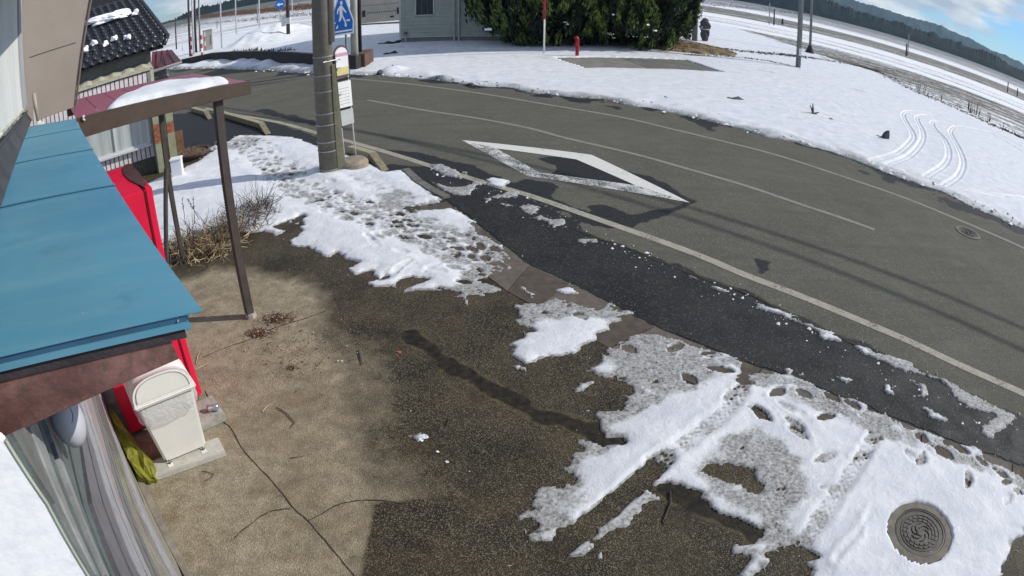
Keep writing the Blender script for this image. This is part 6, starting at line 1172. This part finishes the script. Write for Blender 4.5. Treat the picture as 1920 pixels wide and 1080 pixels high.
# ================================================================ RIGHT SIDE: poles, fence stakes, lumps
g, r, _ = vpole("utility_pole", "straight grey concrete pole rising from the snowfield on the right", 1496, 129, 10.5, 10, M("pole_bluegrey", (.17, .18, .185), .8, 0, .12, 2), "utility pole"); m = MB(); m.box(-.06, .06, -r - .02, -r + .02, .75, 1.15); m.build("number_plate", whm, g)
g, r, _ = vpole("steel_pole", "slimmer grey pole with a dark conical base, right of the concrete pole", 1518, 101, 5.5, 10, M("pole_bluegrey", (.17, .18, .185), .8), "pole"); m = MB(); m.lathe([(.46, 0), (.30, .22), (.14, .62), (.11, .7)], 12); m.build("base_cone", M("base_dark", (.03, .03, .04), .9), g)
for px_, by, w_, hh, lb_ in ((1442, 45, 2, 3.5, "left thin far post beyond the snowfield"), (1451, 46, 3, 2.6, "thicker far post right of the left thin one"), (1467, 45, 4, 1.0, "short dark stump post far beyond the snowfield"), (1699, 104, 3.5, 2.2, "dark far post pair's thick member by the track"), (1702, 103, 2, 4, "thin tall pole of the far post pair by the track"), (1889, 172, 2.5, 1.8, "left dark post near the right edge of the fields"), (1907, 180, 2.5, 1.4, "right dark post near the right edge of the fields")): vpole("far_post", lb_, px_, by, w_, hh, gr2 if w_ > 2.2 else gr1, "post")
st = [(1641, 137, .42), (1722, 171, .5), (1731, 177, .65), (1742, 183, .3), (1765, 191, .42), (1784, 199, .2), (1800, 206, .25), (1816, 206, .7), (1820, 213, .7), (1829, 216, .85), (1833, 219, .45), (1853, 229, .65), (1880, 243, .4), (1897, 252, .2)]
for i, (a, b, hh) in enumerate(st):
    p = G(a, b); g = thing("dead_weed", "withered weed stalk standing along the snowfield edge", "weed", (p.x, p.y, 0), rr.uniform(0, 3), "withered weeds along the snowfield edge"); g['label'] = "thin withered weed stalk standing in the snow along the field edge"
    m = MB(); q = random.Random(i)
    for k in range(5): dx, dy = q.gauss(0, .07), q.gauss(0, .07); m.tube([(dx, dy, 0), (dx * 2 + q.gauss(0, .03), dy * 2, hh * q.uniform(.5, 1.15))], [.024, .010], 4)
    m.build("stem", twd, g)
def weedline(name, label, px, n, h_, seed, spread=.25):
    rr = random.Random(seed); vs = []; fs = []; P = spline([G(*p) for p in px], 10)
    for i in range(n):
        p = P[rr.randrange(len(P) - 1)].lerp(P[rr.randrange(1, len(P))], 0) + Vector((rr.gauss(0, spread), rr.gauss(0, spread), .05)); l = Vector((rr.gauss(0, .12), rr.gauss(0, .12), rr.uniform(.02, h_))); w_ = Vector((rr.gauss(0, .04), rr.gauss(0, .04), 0)); b_ = len(vs); vs += [p - w_, p + w_, p + l]; fs.append((b_, b_ + 1, b_ + 2))
    return tag(me_obj(name, vs, fs, M("weed_grey", (.09, .08, .07), .9, 0, .4, 3)), label, "weeds", kind='stuff')
weedline("field_edge_weeds", "dark weeds and bare earth along the snowfield edge", [(1330, 94), (1440, 103), (1490, 107), (1540, 114), (1600, 124), (1650, 138), (1700, 166), (1760, 192), (1850, 232), (1919, 262)], 2600, .14, 6, .3)
weedline("ditch_grass", "dark grass line in the snow behind the grey concrete pole", [(1290, 106), (1340, 108), (1400, 112), (1450, 119), (1490, 128)], 500, .10, 7, .1)
weedline("ditch_grass", "dark tufts in the snow beyond the brown mound", [(1340, 92), (1380, 97), (1440, 103), (1482, 106)], 500, .12, 8, .15)
weedline("edge_twigs", "thin twigs over the bank before the retaining wall", [(440, 100), (470, 98), (500, 99), (560, 97)], 200, .3, 9, .2)
cl_m = M("dirty_clod", (.07, .075, .085), .8, 0, .4, 7, .6, 30)
for i, (a, b, s_, lb_) in enumerate([(1660, 262, (.17, .07, .26), "pointed dark clod standing in the snow near the tyre tracks"), (1649, 258, (.13, .1, .06), "flat dark lump beside the pointed clod"), (1383, 188, (.22, .14, .10), "dark rounded clod alone in the middle snowfield"), (1368, 186, (.16, .1, .06), "small lump just left of the rounded clod"), (1255, 186, (.22, .12, .06), "flat grey clod left in the snowfield, near the road"), (1278, 188, (.2, .08, .05), "second flat grey clod near the road"), (1353, 200, (.14, .08, .04), "small dark sliver close to the road verge"), (1556, 226, (.16, .10, .07), "small dark clod beside the bare branch"), (1546, 209, (.20, .08, .04), "thin dark lump behind the bare branch"), (1581, 217, (.07, .06, .04), "tiny dark lump right of the bare branch"), (1461, 211, (.09, .05, .03), "tiny dark chip left of the bare branch"), (1412, 172, (.3, .07, .03), "long thin dark chip behind the rounded clod"), (742, 131, (.20, .2, .20), "icy grey clod at the road edge under the pale building"), (713, 138, (.16, .15, .12), "smaller icy clod left of the big road-edge clod"), (824, 147, (.10, .1, .08), "small clod at the road edge right of the big one"), (838, 147, (.10, .1, .07), "rightmost small clod at the road edge"), (882, 158, (.10, .06, .05), "dark chip on the road edge right of the clods"), (1841, 329, (.12, .03, .02), "small dark sliver lying on the smooth snow at right")]):
    o = blob("snow_clod", G(a, b, .04), s_, cl_m, None, 200 + i, .35, 2); tag(o, lb_, "clod", "dark clods lying on the snow verge")
p = G(1524, 219); br = thing("fallen_branch", "small forked bare branch sticking out of the snowfield", "branch", (p.x, p.y, .05)); m = MB()
for dx, dy, dz in ((-.05, 0, .38), (.3, .1, .02), (-.35, .05, .03), (.22, 0, .12), (-.12, .05, .3), (.42, -.05, .0)): m.tube([(0, 0, .03), (dx * .5, dy * .5, dz * .6 + .02), (dx, dy, dz)], [.04, .025, .010], 5)
m.build("fork", cl_m, br)

# ================================================================ OVERHEAD WIRES (they throw the thin shadows on the road)
wm = M("wire_black", (.01, .01, .01), .7); wr = thing("overhead_wires", "two overhead cables high above the road, seen only by their shadows", "cable")
k = 7.6 / math.tan(SUN_EL); off = Vector((math.sin(SUN_AZ) * k, math.cos(SUN_AZ) * k, 7.6))
for pts in ([(350, 176), (480, 206), (640, 239), (860, 291), (1000, 326), (1300, 402), (1600, 508), (1919, 648)], [(480, 198), (700, 246), (900, 290), (1100, 338), (1340, 396), (1650, 500), (1919, 612)]):
    P = [G(*p) for p in pts]; a, b = P[1], P[-1]; d_ = (b - a).normalized(); a2, b2 = a - d_ * 12, b + d_ * 14; n = 20
    m = MB(); m.tube([a2.lerp(b2, t / n) + off + Vector((0, 0, .9 * (2 * t / n - 1) ** 2)) for t in range(n + 1)], .032, 6); m.build("cable", wm, wr)

# ================================================================ AIR
m = MB(); m.box(-3600, 3600, -30, 4400, -1.4, 330); hz_ = m.build("haze", None); hz_['kind'] = 'stuff'; hm = bpy.data.materials.new("air"); hm.use_nodes = True; hn = hm.node_tree; hn.nodes.clear()
pv = hn.nodes.new('ShaderNodeVolumePrincipled'); pv.inputs['Color'].default_value = (.50, .76, 1., 1); pv.inputs['Density'].default_value = .00008; pv.inputs['Anisotropy'].default_value = .2; ho = hn.nodes.new('ShaderNodeOutputMaterial'); hn.links.new(pv.outputs[0], ho.inputs['Volume']); hz_.data.materials.append(hm)
